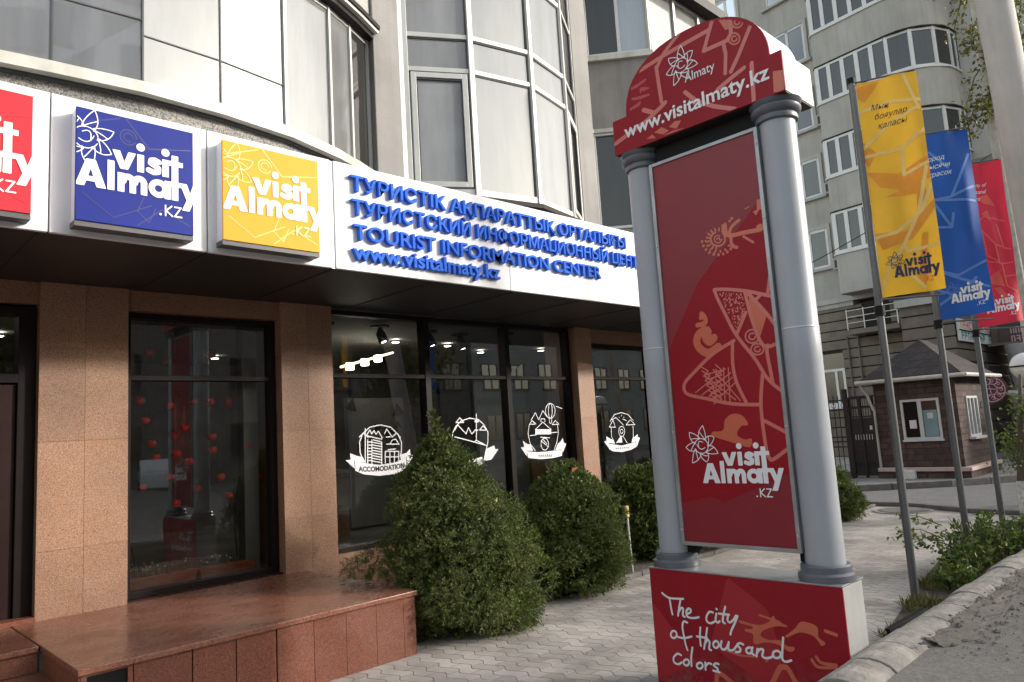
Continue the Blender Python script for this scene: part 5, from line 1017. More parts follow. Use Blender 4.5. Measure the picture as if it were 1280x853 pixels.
def cl1(P): return ~((P[:,0] < 3.47)&(P[:,2] < .5))
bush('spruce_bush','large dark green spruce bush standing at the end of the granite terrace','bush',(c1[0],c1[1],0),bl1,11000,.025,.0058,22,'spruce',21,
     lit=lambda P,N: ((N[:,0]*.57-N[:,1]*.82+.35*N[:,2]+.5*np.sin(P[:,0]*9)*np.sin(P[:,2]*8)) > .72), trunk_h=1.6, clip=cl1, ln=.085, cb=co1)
c2 = (5.68,5.12)
pr2 = [(.06,.44),(.25,.54),(.45,.57),(.65,.56),(.82,.51),(.98,.42),(1.10,.25)]
bl2 = tufts(c2,pr2,120,5,.09,.15); co2 = cores(c2,pr2,(0,0),.86)
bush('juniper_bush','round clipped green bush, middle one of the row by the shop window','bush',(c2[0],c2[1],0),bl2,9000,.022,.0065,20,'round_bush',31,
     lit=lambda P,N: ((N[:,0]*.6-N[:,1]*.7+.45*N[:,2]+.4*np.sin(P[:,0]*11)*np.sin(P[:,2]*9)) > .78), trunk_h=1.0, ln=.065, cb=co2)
_b = [o for o in bpy.data.objects if o.name == 'juniper_bush'][0]
link('dry_leaf', MB().poly([(5.52,4.90,1.19),(5.56,4.87,1.21),(5.60,4.88,1.235),(5.55,4.92,1.225)]), 'terracotta', _b)
c3 = (7.72,5.62)
bl3 = [(c3[0]+dx,c3[1]+dy,z,r,r,rz) for dx,dy,z,r,rz in ((0,0,.45,.55,.45),(0,0,.75,.48,.34),(.15,-.15,.9,.3,.26),(-.2,.1,.8,.3,.3),(.35,-.35,.55,.4,.45),(-.1,-.25,.3,.45,.3),(.6,-.5,.5,.5,.45))]
bush('juniper_bush','shaggy green bush half hidden behind the left totem column','bush',(c3[0],c3[1],0),bl3,3200,.04,.014,14,'round_bush',41,
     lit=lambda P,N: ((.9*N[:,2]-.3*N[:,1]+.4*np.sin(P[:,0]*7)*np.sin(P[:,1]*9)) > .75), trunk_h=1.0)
c4 = (11.35,4.85)
bl4 = [(c4[0]+dx,c4[1]+dy,z,r,r,rz) for dx,dy,z,r,rz in ((0,0,.35,.36,.36),(0,.05,.6,.25,.3),(-.05,.1,.78,.14,.22),(.1,-.12,.25,.3,.25),(-.3,.4,.4,.4,.4))]
bush('spruce_bush','small green conical bush seen right behind the right totem column','bush',(c4[0],c4[1],0),bl4,1500,.045,.012,12,'spruce',51,
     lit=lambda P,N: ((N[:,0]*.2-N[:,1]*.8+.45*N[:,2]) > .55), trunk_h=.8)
# thin stake beside the middle bush
t = thing('garden_stake','thin grey stake with a pale yellow cap beside the middle bush','stake',(6.62,5.1,0))
link('rod', MB().tube([(6.62,5.1,0),(6.60,5.1,.62)],.014,8), 'alu', t); link('cap', MB().lathe([(.024,.62),(.026,.63),(.026,.73),(.018,.74)],(6.60,5.1,0),10), 'art_yellow', t)
# broad leaved shrubs at the kerb
def leafy(name, label, cat, loc, blobs, nst, nl, Lf, mat, seed, group=None, extra=()):
    t = thing(name,label,cat,loc,group); r = np.random.default_rng(seed); st = MB(); P = []
    for k in range(nst):
        b = blobs[k%len(blobs)]; d = r.normal(0,1,3); d /= np.linalg.norm(d); d[2] = abs(d[2])*.8+.1
        e = np.array(b[:3])+d*np.array(b[3:])*r.uniform(.75,1.1); s = np.array([b[0]+r.normal(0,.08),b[1]+r.normal(0,.08),.0]); mid = (s+e)/2+np.array([0,0,.12*e[2]])
        st.tube([s,mid,e],[.006,.004,.002],4)
        tt = r.uniform(.25,1.0,nl)[:,None]; P.append((1-tt)**2*s+2*tt*(1-tt)*mid+tt*tt*e+r.normal(0,.025,(nl,3)))
    for a,b in extra:
        a,b = np.array(a),np.array(b); st.tube([a,(a+b)/2+np.array([0,0,.05]),b],[.006,.004,.002],4); tt = r.uniform(.2,1,26)[:,None]; P.append(a+(b-a)*tt+r.normal(0,.025,(26,3)))
    P = np.concatenate(P); P = P[P[:,2] > .02]; link_quads('foliage', leaves(P,r.normal(0,1,P.shape),.3,Lf,Lf*.55,2,.6,seed,droop=.15), mat, t); link('stems', st, 'trunk', t); return t
leafy('leafy_shrub','low leafy green shrub spilling over the kerb below the banners','shrub',(8.2,2.15,0),
   [(7.35,2.12,.12,.26,.2,.18),(7.8,2.22,.20,.32,.24,.28),(8.3,2.25,.28,.36,.28,.34),(8.75,2.2,.26,.38,.3,.30),(9.2,2.1,.24,.38,.34,.26)],105,16,.052,'leaf',61,extra=[((8.3,2.5,.3),(7.9,2.75,.42)),((8.3,2.5,.28),(7.75,2.65,.30)),((8.5,2.55,.4),(8.35,2.95,.5)),((8.2,2.4,.25),(7.75,2.75,.38))])
leafy('leafy_shrub','taller leafy shrub at the right edge beside the last flagpole','shrub',(10.0,1.95,0),
   [(9.6,1.9,.26,.32,.28,.26),(10.0,1.8,.30,.34,.3,.28),(10.4,1.8,.25,.34,.28,.24)],80,20,.055,'leaf',62)
# whitewashed sapling
t = thing('young_tree','young tree with a lime washed trunk at the right edge of the picture','tree',(12.5,2.62,0))
link('trunk', MB().tube([(12.5,2.62,0),(12.52,2.63,.5),(12.5,2.6,.9),(12.55,2.55,1.5),(12.6,2.5,2.0)],[.10,.085,.05,.035,.02],9), 'trunk', t, smooth=True)
link('lime_wash', MB().tube([(12.5,2.62,.01),(12.52,2.63,.5)],[.104,.089],9,False), 'white_trunk', t)
r_ = np.random.default_rng(5); P = np.concatenate([r_.normal(0,1,(260,3))*np.array([.16,.14,.14])+np.array(c) for c in ((12.7,2.6,1.05),(12.5,2.4,1.5),(12.7,2.2,1.35),(12.65,2.65,.85))])
link_quads('crown', leaves(P,r_.normal(0,1,P.shape),.2,.06,.03,2,.6,9), 'leaf', t)
# leafy street tree behind the concrete pole
t = thing('street_tree','tall street tree with pale trunk and yellowing leaves behind the concrete pole','tree',(14.2,2.55,0))
tb = [(14.2,2.55,.0),(13.75,2.54,2.6),(13.48,2.52,4.37),(13.2,2.50,6.0),(12.93,2.45,7.86),(12.8,2.4,9.6)]
link('trunk', MB().tube(tb,[.10,.085,.08,.07,.06,.03],10), 'pale_trunk', t, smooth=True)
lb = MB(); P = []; r_ = np.random.default_rng(77)
for k in range(30):
    z = r_.uniform(6.1,9.2); a = r_.uniform(0,6.28); f = (z-4.37)/3.5; s = np.array([13.48-.55*f,2.52-.07*f,z]); L_ = r_.uniform(.2,.62); e = s+np.array([math.cos(a)*L_,math.sin(a)*L_,r_.uniform(-.7,.1)])
    lb.tube([s,(s+e)/2+np.array([0,0,.1]),e],[.014,.009,.004],5); tt = r_.uniform(.3,1.05,46)[:,None]; P.append(s+(e-s)*tt+r_.normal(0,.09,(46,3)))
for k in range(40):
    s = np.array([13.85,1.75,7.4])+r_.normal(0,1,3)*np.array([.5,.35,.9]); P.append(s+r_.normal(0,.16,(34,3)))
P = np.concatenate(P); link('branch', lb, 'trunk', t); link_quads('crown', leaves(P,r_.normal(0,1,P.shape),.0,.075,.042,2,.6,12,droop=.3), 'leaf_yellow', t)
# concrete pole
t = thing('utility_pole','thick grey concrete utility pole rising past the right edge','utility pole',(9.05,1.42,0))
link('shaft', MB().tube([(8.86,1.35,.3),(8.28,1.36,3.5),(7.99,1.36,5.4),(7.7,1.36,7.6)],[.165,.155,.150,.145],22), 'conc_pole', t, smooth='auto')
link('cable_clip', MB().tube([(8.19,1.25,4.0),(8.19,1.47,4.0)],.012,6), 'black', t)
# grass tufts
r_ = np.random.default_rng(3); P = r_.uniform(0,1,(5200,3))*np.array([5.8,.75,0])+np.array([4.9,1.7,.012]); P = P[P[:,1] < 1.95+(P[:,0]-4.9)*.17+.1*np.sin(P[:,0]*7)]; P = P[(np.sin(P[:,0]*6)+np.sin(P[:,1]*11)+r_.normal(0,.6,len(P))) > -.4]
gr = bpy.data.objects.new('grass', None); bpy.data.objects.remove(gr)
n = len(P); ax = r_.normal(0,.35,(n,3)); ax[:,2] = 1; ax /= np.linalg.norm(ax,axis=1,keepdims=True)
hold = bpy.data.objects.new('tmp_holder', None)
def stuff_quads(name, V, mat):
    me = bpy.data.meshes.new(name); V = V.astype(np.float32); n = len(V)//4; me.vertices.add(len(V)); me.vertices.foreach_set('co', V.ravel()); me.loops.add(4*n); me.loops.foreach_set('vertex_index', np.arange(4*n,dtype=np.int32))
    me.polygons.add(n); me.polygons.foreach_set('loop_start', np.arange(0,4*n,4,dtype=np.int32)); me.update(calc_edges=True); me.materials.append(MAT[mat]); o = bpy.data.objects.new(name, me); COL.objects.link(o); o['kind'] = 'stuff'; return o
bpy.data.objects.remove(hold)
stuff_quads('grass', leaves(P,ax,.5,.085,.009,4,.55,4), 'grass')
# fallen leaves and grit on the street and paving
P = np.concatenate([np.c_[r_.uniform(4.6,9.0,260),1.36-np.abs(r_.normal(0,.22,260)),np.full(260,.364)], np.c_[r_.uniform(4.6,8.6,120),r_.uniform(.3,1.4,120),np.full(120,.364)], np.c_[r_.uniform(3.5,9,90),r_.uniform(3,4.9,90),np.full(90,.004)], np.c_[r_.uniform(4,9,70),r_.uniform(4.95,6.3,70),np.full(70,.024)]])
ax = r_.normal(0,1,P.shape); ax[:,2] = np.abs(ax[:,2])*.12; V = leaves(P,ax,0.0,.022,.013,1,.1,8); V[:,2] = np.maximum(V[:,2], np.repeat(P[:,2],4)+.001); stuff_quads('fallen_leaves', V, 'dry_leaf')
def clods(name, C, R_, mat, seed):
    r = np.random.default_rng(seed); V, F = [], []
    for k,(c,q) in enumerate(zip(C,R_)):
        o = np.array([(1,0,0),(-1,0,0),(0,1,0),(0,-1,0),(0,0,.7),(0,0,-.4)])*q*r.uniform(.6,1.3,(6,1)); V += (o+c).tolist(); i = 6*k
        F += [(i,i+2,i+4),(i+2,i+1,i+4),(i+1,i+3,i+4),(i+3,i,i+4),(i+2,i,i+5),(i+1,i+2,i+5),(i+3,i+1,i+5),(i,i+3,i+5)]
    me = bpy.data.meshes.new(name); me.from_pydata(V,[],F); me.materials.append(MAT[mat]); o = bpy.data.objects.new(name,me); COL.objects.link(o); o['kind'] = 'stuff'
n_ = 900; x_ = r_.uniform(4.2,9.0,n_); off_ = np.abs(r_.normal(0,.14+.12*(np.sin(x_*3.1)>.2),n_)); C = np.c_[x_,1.46-off_,.366+.05*np.clip(1-off_/.1,0,1)]
clods('grit', C, r_.gamma(1.8,.0028,n_)+.0015, 'gravel', 18)
n_ = 450; C = np.c_[r_.uniform(4.2,8.8,n_),r_.uniform(.2,1.4,n_),np.full(n_,.364)]; clods('grit', C, r_.gamma(1.6,.0025,n_)+.0015, 'gravel', 19)
g = MB()      # earth washed against the street side of the kerb
prev_ = None
for k in range(60):
    x = 4.35+k*.078; w = .02+.10*abs(math.sin(k*.37)*math.sin(k*.13+1))+random.uniform(0,.04); cur = [(x,1.455+random.uniform(-.01,.03),.372+random.uniform(0,.03)),(x,1.40,.378),(x,1.40-w,.363)]
    if prev_:
        for j in range(2): g.poly([prev_[j],cur[j],cur[j+1],prev_[j+1]])
    prev_ = cur
struct('washed_earth', g, 'gravel')
# black metal strip leaning on the kerb and a rock
tag(link('metal_strip', MB().prism([(5.25,1.93,.015),(6.65,2.10,.015),(6.65,2.07,.015),(5.25,1.90,.015)],[(5.25,2.0,.17),(6.65,2.14,.05),(6.65,2.11,.05),(5.25,1.97,.17)]), 'black'),'black metal strip leaning at the kerb beside the nearest flagpole','metal strip')
m = MB(); r_ = np.random.default_rng(8); prof = []
for k in range(7):
    a = math.pi*k/6; prof.append((max(.002,math.sin(a)),-math.cos(a)))
m.lathe(prof,(0,0,0),11); m.v = [(10.75+x*.30*(1+.2*math.sin(7*y)),2.45+y*.2*(1+.2*math.sin(5*x)),.06+z*.11*(1+.2*math.sin(6*x+4*y))) for x,y,z in m.v]
tag(link('garden_rock', m, 'rock', smooth=True),'flat grey rock by the foot of the last flagpole','rock')

# ================================================================== GUARD BOOTH
K = thing('guard_booth','small dark stone guard booth with hipped roof and white windows','booth',(18.5,5.4,.12))
bx0,bx1,by0,by1 = 17.46,19.7,4.64,6.28
m = MB(); zs = (.12,.94,1.81,2.26)
m.box(bx0,bx1,by0,by1,.12,.94); m.box(bx0,bx1,by0,by1,1.81,2.26)
m.box(bx0,18.05,by0,4.98,.94,1.81); m.box(bx0,18.05,5.75,by1,.94,1.81); m.box(18.88,bx1,by0,by1,.94,1.81); m.box(18.05,18.88,5.3,by1,.94,1.81)
link('wall', m, 'stone_booth', K)
link('plinth', MB().box(bx0-.12,bx1+.05,by0-.12,by1+.05,.12,.27), 'stone_booth', K)
link('ledge', MB().box(bx0-.15,bx1+.05,by0-.15,by1+.05,.27,.35), 'ledge', K, bevel=.008)
e = .28; ap_ = (18.5,5.42,3.16); cr = [(bx0-e,by0-e,2.24),(bx1+e,by0-e,2.24),(bx1+e,by1+e,2.24),(bx0-e,by1+e,2.24)]; a1 = (18.3,5.46,3.16); a2 = (18.8,5.46,3.16)
m = MB(); m.poly([cr[0],cr[1],a2,a1]); m.poly([cr[1],cr[2],a2]); m.poly([cr[2],cr[3],a1,a2]); m.poly([cr[3],cr[0],a1]); m.poly(cr[::-1]); link('roof', m, 'roof_tile', K)
m = MB()
for p,q in ((cr[0],cr[1]),(cr[0],cr[3]),(cr[1],cr[2])): m.tube([(p[0],p[1],2.245),(q[0],q[1],2.245)],.045,8)
link('gutter', m, 'gutter', K)
link('downpipe', MB().tube([(bx0-.25,by1+.2,2.22),(bx0-.1,by1+.1,1.95),(bx0-.06,by1+.02,1.6),(bx0-.06,by1+.02,.2)],.032,8), 'gutter', K)
fr = Fr((bx0-.01,5.75,.94),(0,-1,0),(0,0,1),(-1,0,0))
f = MB(); f.boxF(fr,0,.05,0,.87,-.06,.02).boxF(fr,.72,.77,0,.87,-.06,.02).boxF(fr,.05,.72,.82,.87,-.06,.02).boxF(fr,.05,.72,0,.05,-.06,.02).boxF(fr,.34,.42,.05,.82,-.06,.018).boxF(fr,-.02,.79,-.04,0,-.03,.05)
o = link('window', f, 'pvc', K); link('pane', MB().poly([fr(.04,.04,-.02),fr(.36,.04,-.02),fr(.36,.83,-.02),fr(.04,.83,-.02)]), 'gl_dark', o); link('pane', MB().poly([fr(.4,.04,-.02),fr(.73,.04,-.02),fr(.73,.83,-.02),fr(.4,.83,-.02)]), 'gl_apt', o)
link('blind', MB().poly([fr(.43,.06,-.012),fr(.70,.06,-.012),fr(.70,.62,-.012),fr(.43,.62,-.012)]), 'blind', o); link('notice', MB().poly([fr(.14,.24,-.010),fr(.28,.24,-.010),fr(.28,.42,-.010),fr(.14,.42,-.010)]).poly([fr(.51,.44,-.010),fr(.62,.44,-.010),fr(.62,.56,-.010),fr(.51,.56,-.010)]), 'paper', o)
link('interior', MB().box(17.6,18.0,5.0,5.7,.95,1.8), 'room_dark', K)
fr = Fr((18.05,by0-.01,.94),(1,0,0),(0,0,1),(0,-1,0))
f = MB(); f.boxF(fr,0,.05,0,.87,-.06,.02).boxF(fr,.78,.83,0,.87,-.06,.02).boxF(fr,.05,.78,.82,.87,-.06,.02).boxF(fr,.05,.78,0,.05,-.06,.02).boxF(fr,.25,.30,.05,.82,-.06,.018).boxF(fr,.52,.57,.05,.82,-.06,.018).boxF(fr,-.05,.88,-.05,0,-.03,.12)
o = link('window', f, 'pvc', K); link('pane', MB().poly([fr(.04,.04,-.02),fr(.8,.04,-.02),fr(.8,.83,-.02),fr(.04,.83,-.02)]), 'gl_film', o)
link('wall_lamp', MB().box(19.2,19.28,by0-.06,by0,1.55,1.68), 'pvc', K)
# stone or block left by the booth
tag(link('concrete_block', MB().box(17.15,17.33,5.55,5.9,.12,.3), 'paper', bevel=.01),'small white block on the pavement at the booth wall','block')
# ---- iron fence and gate
FN = thing('iron_fence','black wrought iron fence with curled tops left of the booth','fence',(17.45,7.6,.1))
m = MB(); y = 6.98
while y < 9.6:
    m.tube([(17.45,y,.12),(17.45,y,1.95)],.010,5); m.tube([(17.45,y,1.95),(17.45,y,2.05)],[.018,.002],5)
    if int(y*9)%2 == 0: m.tube([(17.45,y+.05*math.cos(a*.6),1.78+.05*math.sin(a*.6)) for a in range(11)],.007,4)
    y += .11
link('bars', m, 'iron', FN)
m = MB()
for z in (.25,.95,1.5,1.68,1.9): m.box(17.43,17.47,6.95,9.6,z-.015,z+.015)
link('rails', m, 'iron', FN); link('fence_post', MB().box(17.38,17.5,6.88,6.96,.1,2.15), 'iron', FN)
link('plinth', MB().box(17.35,17.55,6.95,9.6,.0,.25), 'kerb_dark', FN)
GT = thing('iron_gate','solid black iron gate standing between the fence and the booth','gate',(17.4,6.6,.1))
m = MB(); m.box(17.40,17.43,6.33,6.86,.18,1.45); link('gate_leaf', m, 'iron', GT)
m = MB()
for y in (6.33,6.6,6.86): m.box(17.37,17.45,y-.025,y+.025,.14,1.95)
for z in (.2,.75,1.45,1.7,1.92): m.box(17.385,17.445,6.33,6.86,z-.02,z+.02)
for k in range(9): m.tube([(17.41,6.37+k*.055,1.45),(17.41,6.37+k*.055,1.98)],.008,5)
for k in range(6): m.tube([(17.375,6.40+.08*k+.03*math.cos(a*.63),.45+.03*math.sin(a*.63)) for a in range(11)],.006,4)
link('gate_frame', m, 'iron', GT)
m = MB()
for k in range(7): m.box(17.372,17.378,6.38+k*.06,6.395+k*.06,.98,1.1)
link('gate_ornament', m, 'alu', GT); link('lock', MB().box(17.35,17.37,6.36,6.41,1.2,1.29), 'pvc', GT)

# ================================================================== APARTMENT BLOCK
P0 = Vector((27,10.486,0)); dv = Vector((.1236,.99233,0)); nv = Vector((-.99233,.1236,0))
A = Fr(P0, dv, (0,0,1), nv)                 # u = s to the left, v = height, n towards the viewer
AP = thing('apartment_block','grey plastered apartment block with rounded glazed bay on a stone base','building',tuple(P0))
def AB(m,s0,s1,z0,z1,o0,o1): return m.boxF(A,s0,s1,z0,z1,o0,o1)
m = MB(); AB(m,.02,30,5.9,30,-8,-1.0); AB(m,-4.2,.02,5.9,30,-8,-2.3); AB(m,-9.5,-4.2,5.0,30,-9,-3.2); link('wall', m, 'apt_wall', AP)
m = MB(); AB(m,-4.75,-4.2,4.3,30,-3.2,-2.0); AB(m,-6.2,-5.5,4.3,30,-3.2,-2.9); AB(m,-4.2,30,5.72,5.9,-2.3,-.88); AB(m,.02,30,5.55,5.72,-2.3,-.95); link('wall_band', m, 'apt_band', AP)
bp = [(.0,-1.0),(.0,-.12),(-.12,0)]+[(-2.7-1.5*math.sin(R(a)), -1.5+1.5*math.cos(R(a))) for a in (0,15,30,45,60,75,90)]+[(-4.2,-2.3)]
def bayring(z0,z1,grow=0):
    pts = bp
    if grow: pts = [(s-(s+2)*grow*.0+ (grow if s > -.2 else (-grow if s < -4 else 0)), o+grow) for s,o in bp]
    q = [A(s,0,o) for s,o in pts]; return MB().prism([(p.x,p.y,z0) for p in q][::-1],[(p.x,p.y,z1) for p in q][::-1])
sills = [7.36,10.22,13.07,15.85,18.7]; heads = [8.88,11.64,14.48,17.3,20.1]
prev = 5.88
for k,(a,b) in enumerate(zip(sills,heads)):
    link('bay_wall', bayring(prev,a-.05), 'apt_wall', AP); link('bay_sill', bayring(a-.05,a,.05), 'pvc', AP)
    link('bay_head', bayring(b,b+.05,.03), 'frame_dark', AP); prev = b+.05
    f = MB(); pn_ = MB(); pts = [A(s,0,o) for s,o in [(-.02,-1.0),(-.02,-.14),(-.14,-.02),(-.6,-.02),(-1.12,-.02),(-1.65,-.02),(-2.18,-.02)]+[(-2.7-1.46*math.sin(R(q)),-1.5+1.46*math.cos(R(q))) for q in (0,30,60,90)]+[(-4.16,-1.9),(-4.16,-2.3)]]
    for i in range(len(pts)-1):
        p,q = pts[i],pts[i+1]; d = (q-p); L = d.length; d.normalize(); n = Vector((d.y,-d.x,0)); 
        if n.x > 0.3 and i < 7: n = -n
        fr = Fr((p.x,p.y,0), d, (0,0,1), n); w = .075 if i in (2,3,4,5,6) else .06
        f.boxF(fr,-w,w,a,b,-.03,.03); f.boxF(fr,w,L-w,b-.09,b,-.03,.025); f.boxF(fr,w,L-w,a,a+.10,-.03,.025)
        pn_.poly([fr(0,a,0),fr(L,a,0),fr(L,b,0),fr(0,b,0)])
    o = link('bay_window', f, 'pvc', AP); link('pane', pn_, 'gl_apt', o)
    if k in (0,1):
        cu = MB(); cu.boxF(A,-1.6,-.7 if k else -.2,a+.05,b-.08,-.30,-.25); link('curtain', cu, 'curtain' if k else 'room', o)
    link('bay_room', MB().boxF(A,-3.6,-.1,a,b,-1.4,-.6), 'room_dark', AP)
for z0,h in ((7.15,1.52),(9.97,1.52),(12.72,1.52),(15.5,1.55),(18.4,1.5)):
    for s0,s1 in ((.70,2.2),(3.6,4.7),(6.2,7.7)):
        f = MB(); AB(f,s0-.12,s0,z0-.12,z0+h+.14,-1.0,-.94); AB(f,s1,s1+.12,z0-.12,z0+h+.14,-1.0,-.94); AB(f,s0,s1,z0+h,z0+h+.14,-1.0,-.94); AB(f,s0-.2,s1+.2,z0-.1,z0,-1.0,-.86)
        fo = link('window', f, 'apt_band', AP); g2 = MB()
        for u in (s0+.03,(s0+s1)/2,s1-.03): AB(g2,u-.06,u+.06,z0,z0+h,-.998,-.965)
        AB(g2,s0+.06,s1-.06,z0+h-.10,z0+h,-.998,-.965); AB(g2,s0+.06,s1-.06,z0,z0+.10,-.998,-.965); link('sash', g2, 'pvc', fo)
        link('pane', MB().poly([A(s0,z0,-.985),A(s1,z0,-.985),A(s1,z0+h,-.985),A(s0,z0+h,-.985)]), 'gl_apt', fo)
# air conditioners, pipes on the wall
for z in (6.95,9.9,12.6):
    m = MB(); AB(m,.12,.5,z,z+.42,-1.0,-.72); u_ = link('air_conditioner', m, 'apt_band', AP, bevel=.01)
    m = MB(); AB(m,.2,.42,z+.06,z+.36,-.72,-.712); link('fan_grille', m, 'iron', u_)
# rusticated base
def rustic(m, s0, s1, z0, z1, o, holes=(), back=-2.4):
    z = z0
    while z < z1-.05:
        zt_ = min(z+.36,z1); cuts = [(a,b) for a,b,c,d in holes if c < zt_-.05 and d > z+.05]
        u = s0; 
        for a,b in sorted(cuts)+[(s1,s1)]:
            if a > u: AB(m,u,a,z+.025,zt_-.02,back,o)
            u = b
        z = zt_
    return m
hol = [(.62,1.55,1.9,3.85),(3.2,4.2,1.9,3.85),(-1.3,-.3,4.4,5.6),(-1.6,-.9,1.0,3.2)]
m = rustic(MB(),-3.2,14,.0,5.55,-.92,hol); link('stone_base', m, 'rustic', AP)
m = MB(); AB(m,-3.2,14,0,5.55,-3,-.975); link('base_joint', m, 'frame_dark', AP)
# wing wall running away beside the signs
m = MB(); z = 0
while z < 4.6: m.box(23.7,31,6.12,7.5,z+.025,min(z+.36,4.7)-.02); z += .36
link('stone_base', m, 'rustic', AP); link('base_joint', MB().box(23.72,31,6.15,7.48,0,4.62), 'frame_dark', AP); link('wall_band', MB().box(23.6,31,6.0,7.6,4.62,4.85), 'apt_band', AP)
for s0,s1,z0,z1,zt_ in ((.62,1.55,1.9,3.85,3.27),(3.2,4.2,1.9,3.85,3.27)):
    f = MB(); 
    for u in (s0+.05,s0+.36,s1-.05): AB(f,u-.05,u+.05,z0,zt_,-1.0,-.94)
    AB(f,s0,s1,zt_-.09,zt_,-1.0,-.935); AB(f,s0,s1,z0,z0+.09,-1.0,-.935); AB(f,s0-.05,s1+.05,z0-.12,z0,-1.0,-.88)
    o = link('window', f, 'pvc', AP); link('pane', MB().poly([A(s0,z0,-.97),A(s1,z0,-.97),A(s1,z1,-.97),A(s0,z1,-.97)]), 'gl_apt', o)
m = MB(); AB(m,-1.9,-.05,4.38,4.55,-1.0,-.15); bal = link('balcony', m, 'rustic', AP)
m = MB()
for z in (4.8,5.02,5.25): 
    m.tube([A(-.08,z,-.95),A(-.08,z,-.2),A(-1.87,z,-.2),A(-1.87,z,-.95)],.012,6)
for s in (-.08,-.7,-1.25,-1.87): m.tube([A(s,4.55,-.2),A(s,5.3,-.2)],.018,6)
link('railing', m, 'alu', bal)
m = MB(); AB(m,-1.3,-.3,4.4,5.6,-1.0,-.97); link('balcony_door', m, 'frame_dark', AP)
m = MB(); AB(m,-1.6,-.9,1.0,3.2,-1.0,-.972); link('doorway', m, 'frame_dark', AP)
m = MB()
for s,z0,z1 in ((.35,2.2,4.4),(-.05,2.6,4.4),(.55,1.0,2.6)): m.tube([A(s,z0,-.86),A(s,z1,-.86)],.03,6)
link('downpipe', m, 'rustic', AP)
# ---- signs and porch at the far right
S1 = thing('shop_sign_board','two row white board with red and teal lettering below the banners','sign board',(26,6.05,3.5))
link('board', MB().box(23.8,28.2,6.02,6.08,3.46,4.10), 'paper', S1)
FB = lambda u,v,n=0: (u,6.018-n,v)
r_ = random.Random(4)
def scribble(u0,u1,v0,v1,n):
    st = []
    w = (u1-u0)/n
    for k in range(n):
        if k%9 == 8: continue
        a = u0+k*w; c = r_.choice(['1','2','3','4']); st.append([(a+.15*w,v0),(a+.15*w,v1)])
        if c in '12': st.append([(a+.7*w,v0),(a+.7*w,v1)])
        if c in '13': st.append([(a+.15*w,(v0+v1)/2),(a+.7*w,(v0+v1)/2)])
        if c in '234': st.append([(a+.15*w,v1),(a+.7*w,v1)])
        if c in '4': st.append([(a+.15*w,v0),(a+.7*w,v0)])
    return st
link('red_lettering', flat(art2d([(q,.05) for q in scribble(23.95,28.1,3.84,4.04,14)],res=.02), lambda u,v: FB(u,v,.002)), 'ban_coral', S1)
link('teal_lettering', flat(art2d([(q,.055) for q in scribble(23.95,28.1,3.53,3.71,13)],res=.02), lambda u,v: FB(u,v,.002)), 'teal', S1)
link('divider', MB().box(23.8,28.2,6.0,6.02,3.755,3.785), 'frame_dark', S1)
S2 = thing('brown_sign_board','brown board with pale lettering beyond the white sign board','sign board',(27,5.3,3.6))
link('board', MB().box(26.98,27.06,4.2,5.75,3.38,4.05), 'brown_board', S2)
link('pale_lettering', flat(art2d([(q,.035) for q in scribble(4.4,5.6,3.75,3.92,9)+scribble(4.4,5.6,3.48,3.65,9)],res=.015), lambda u,v: (26.978,u,v)), 'pinkish', S2)
PC = thing('entrance_porch','pale column and dark gateway at the far right behind the globe lamp','porch',(26,5,0))
link('column', MB().lathe([(.30,0),(.27,.2),(.25,3.0),(.32,3.2),(.32,3.38)],(26.6,5.25,0),20), 'apt_band', PC, smooth='auto')
link('lintel', MB().box(26.6,27.0,1.0,6.0,3.38,3.46), 'rustic', PC); link('back_wall', MB().box(29.5,29.7,-2,6.0,0,4.5).box(24.0,29.5,-2.1,-2.0,0,4.5), 'frame_dark', PC); link('upper_wall', MB().box(27.1,29.7,-2,6.0,3.46,9.5), 'rustic', PC)
m = MB(); m.prism([(21.8,4.95,1.86),(21.8,3.2,1.50),(24.5,3.2,1.50),(24.5,4.95,1.86)],[(21.8,4.95,1.94),(21.8,3.2,1.58),(24.5,3.2,1.58),(24.5,4.95,1.94)])
link('awning', m, 'awning', PC); link('awning_post', MB().tube([(24.4,4.9,0),(24.4,4.9,1.9)],.04,8).tube([(22.0,3.25,0),(22.0,3.25,1.52)],.04,8), 'iron', PC)
link('gate_leaf', MB().box(24.6,24.7,2.6,4.85,.1,1.7), 'iron', PC)
RS = thing('round_sign','round maroon sign with pale pattern on a bracket above the awning','sign',(21.7,4.95,1.95))
link('disc', MB().tube([(21.68,4.97,1.97),(21.74,4.97,1.97)],[.36,.36],28), 'maroon', RS)
pat = [(arcp(4.97,1.97,.31,.31,0,360,24),.022),(arcp(4.97,1.97,.14,.14,0,360,16),.02)]+[([(4.97+.14*math.cos(a*.7),1.97+.14*math.sin(a*.7)),(4.97+.22*math.cos(a*.7+.3),1.97+.22*math.sin(a*.7+.3)),(4.97+.30*math.cos(a*.7),1.97+.30*math.sin(a*.7))],.022) for a in range(9)]+[(arcp(4.97+.22*math.cos(a*.7+.35),1.97+.22*math.sin(a*.7+.35),.04,.04,0,300,8),.016) for a in range(9)]+[([(4.87,1.97),(5.07,2.0)],.02),([(4.97,1.87),(4.99,2.06)],.02)]
link('pale_pattern', flat(art2d(pat,res=.01), lambda u,v: (21.678,u,v)), 'pinkish', RS)
link('bracket', MB().tube([(21.72,4.97,2.32),(21.72,4.97,2.6),(23.0,5.0,2.6)],.02,6), 'iron', RS)
G = thing('globe_lamp','white globe lamp with a dark band on a post at the right edge','street lamp',(13.1,2.52,0))
sph = [(max(.004,.2*math.sin(math.pi*k/14)),-.2*math.cos(math.pi*k/14)) for k in range(15)]
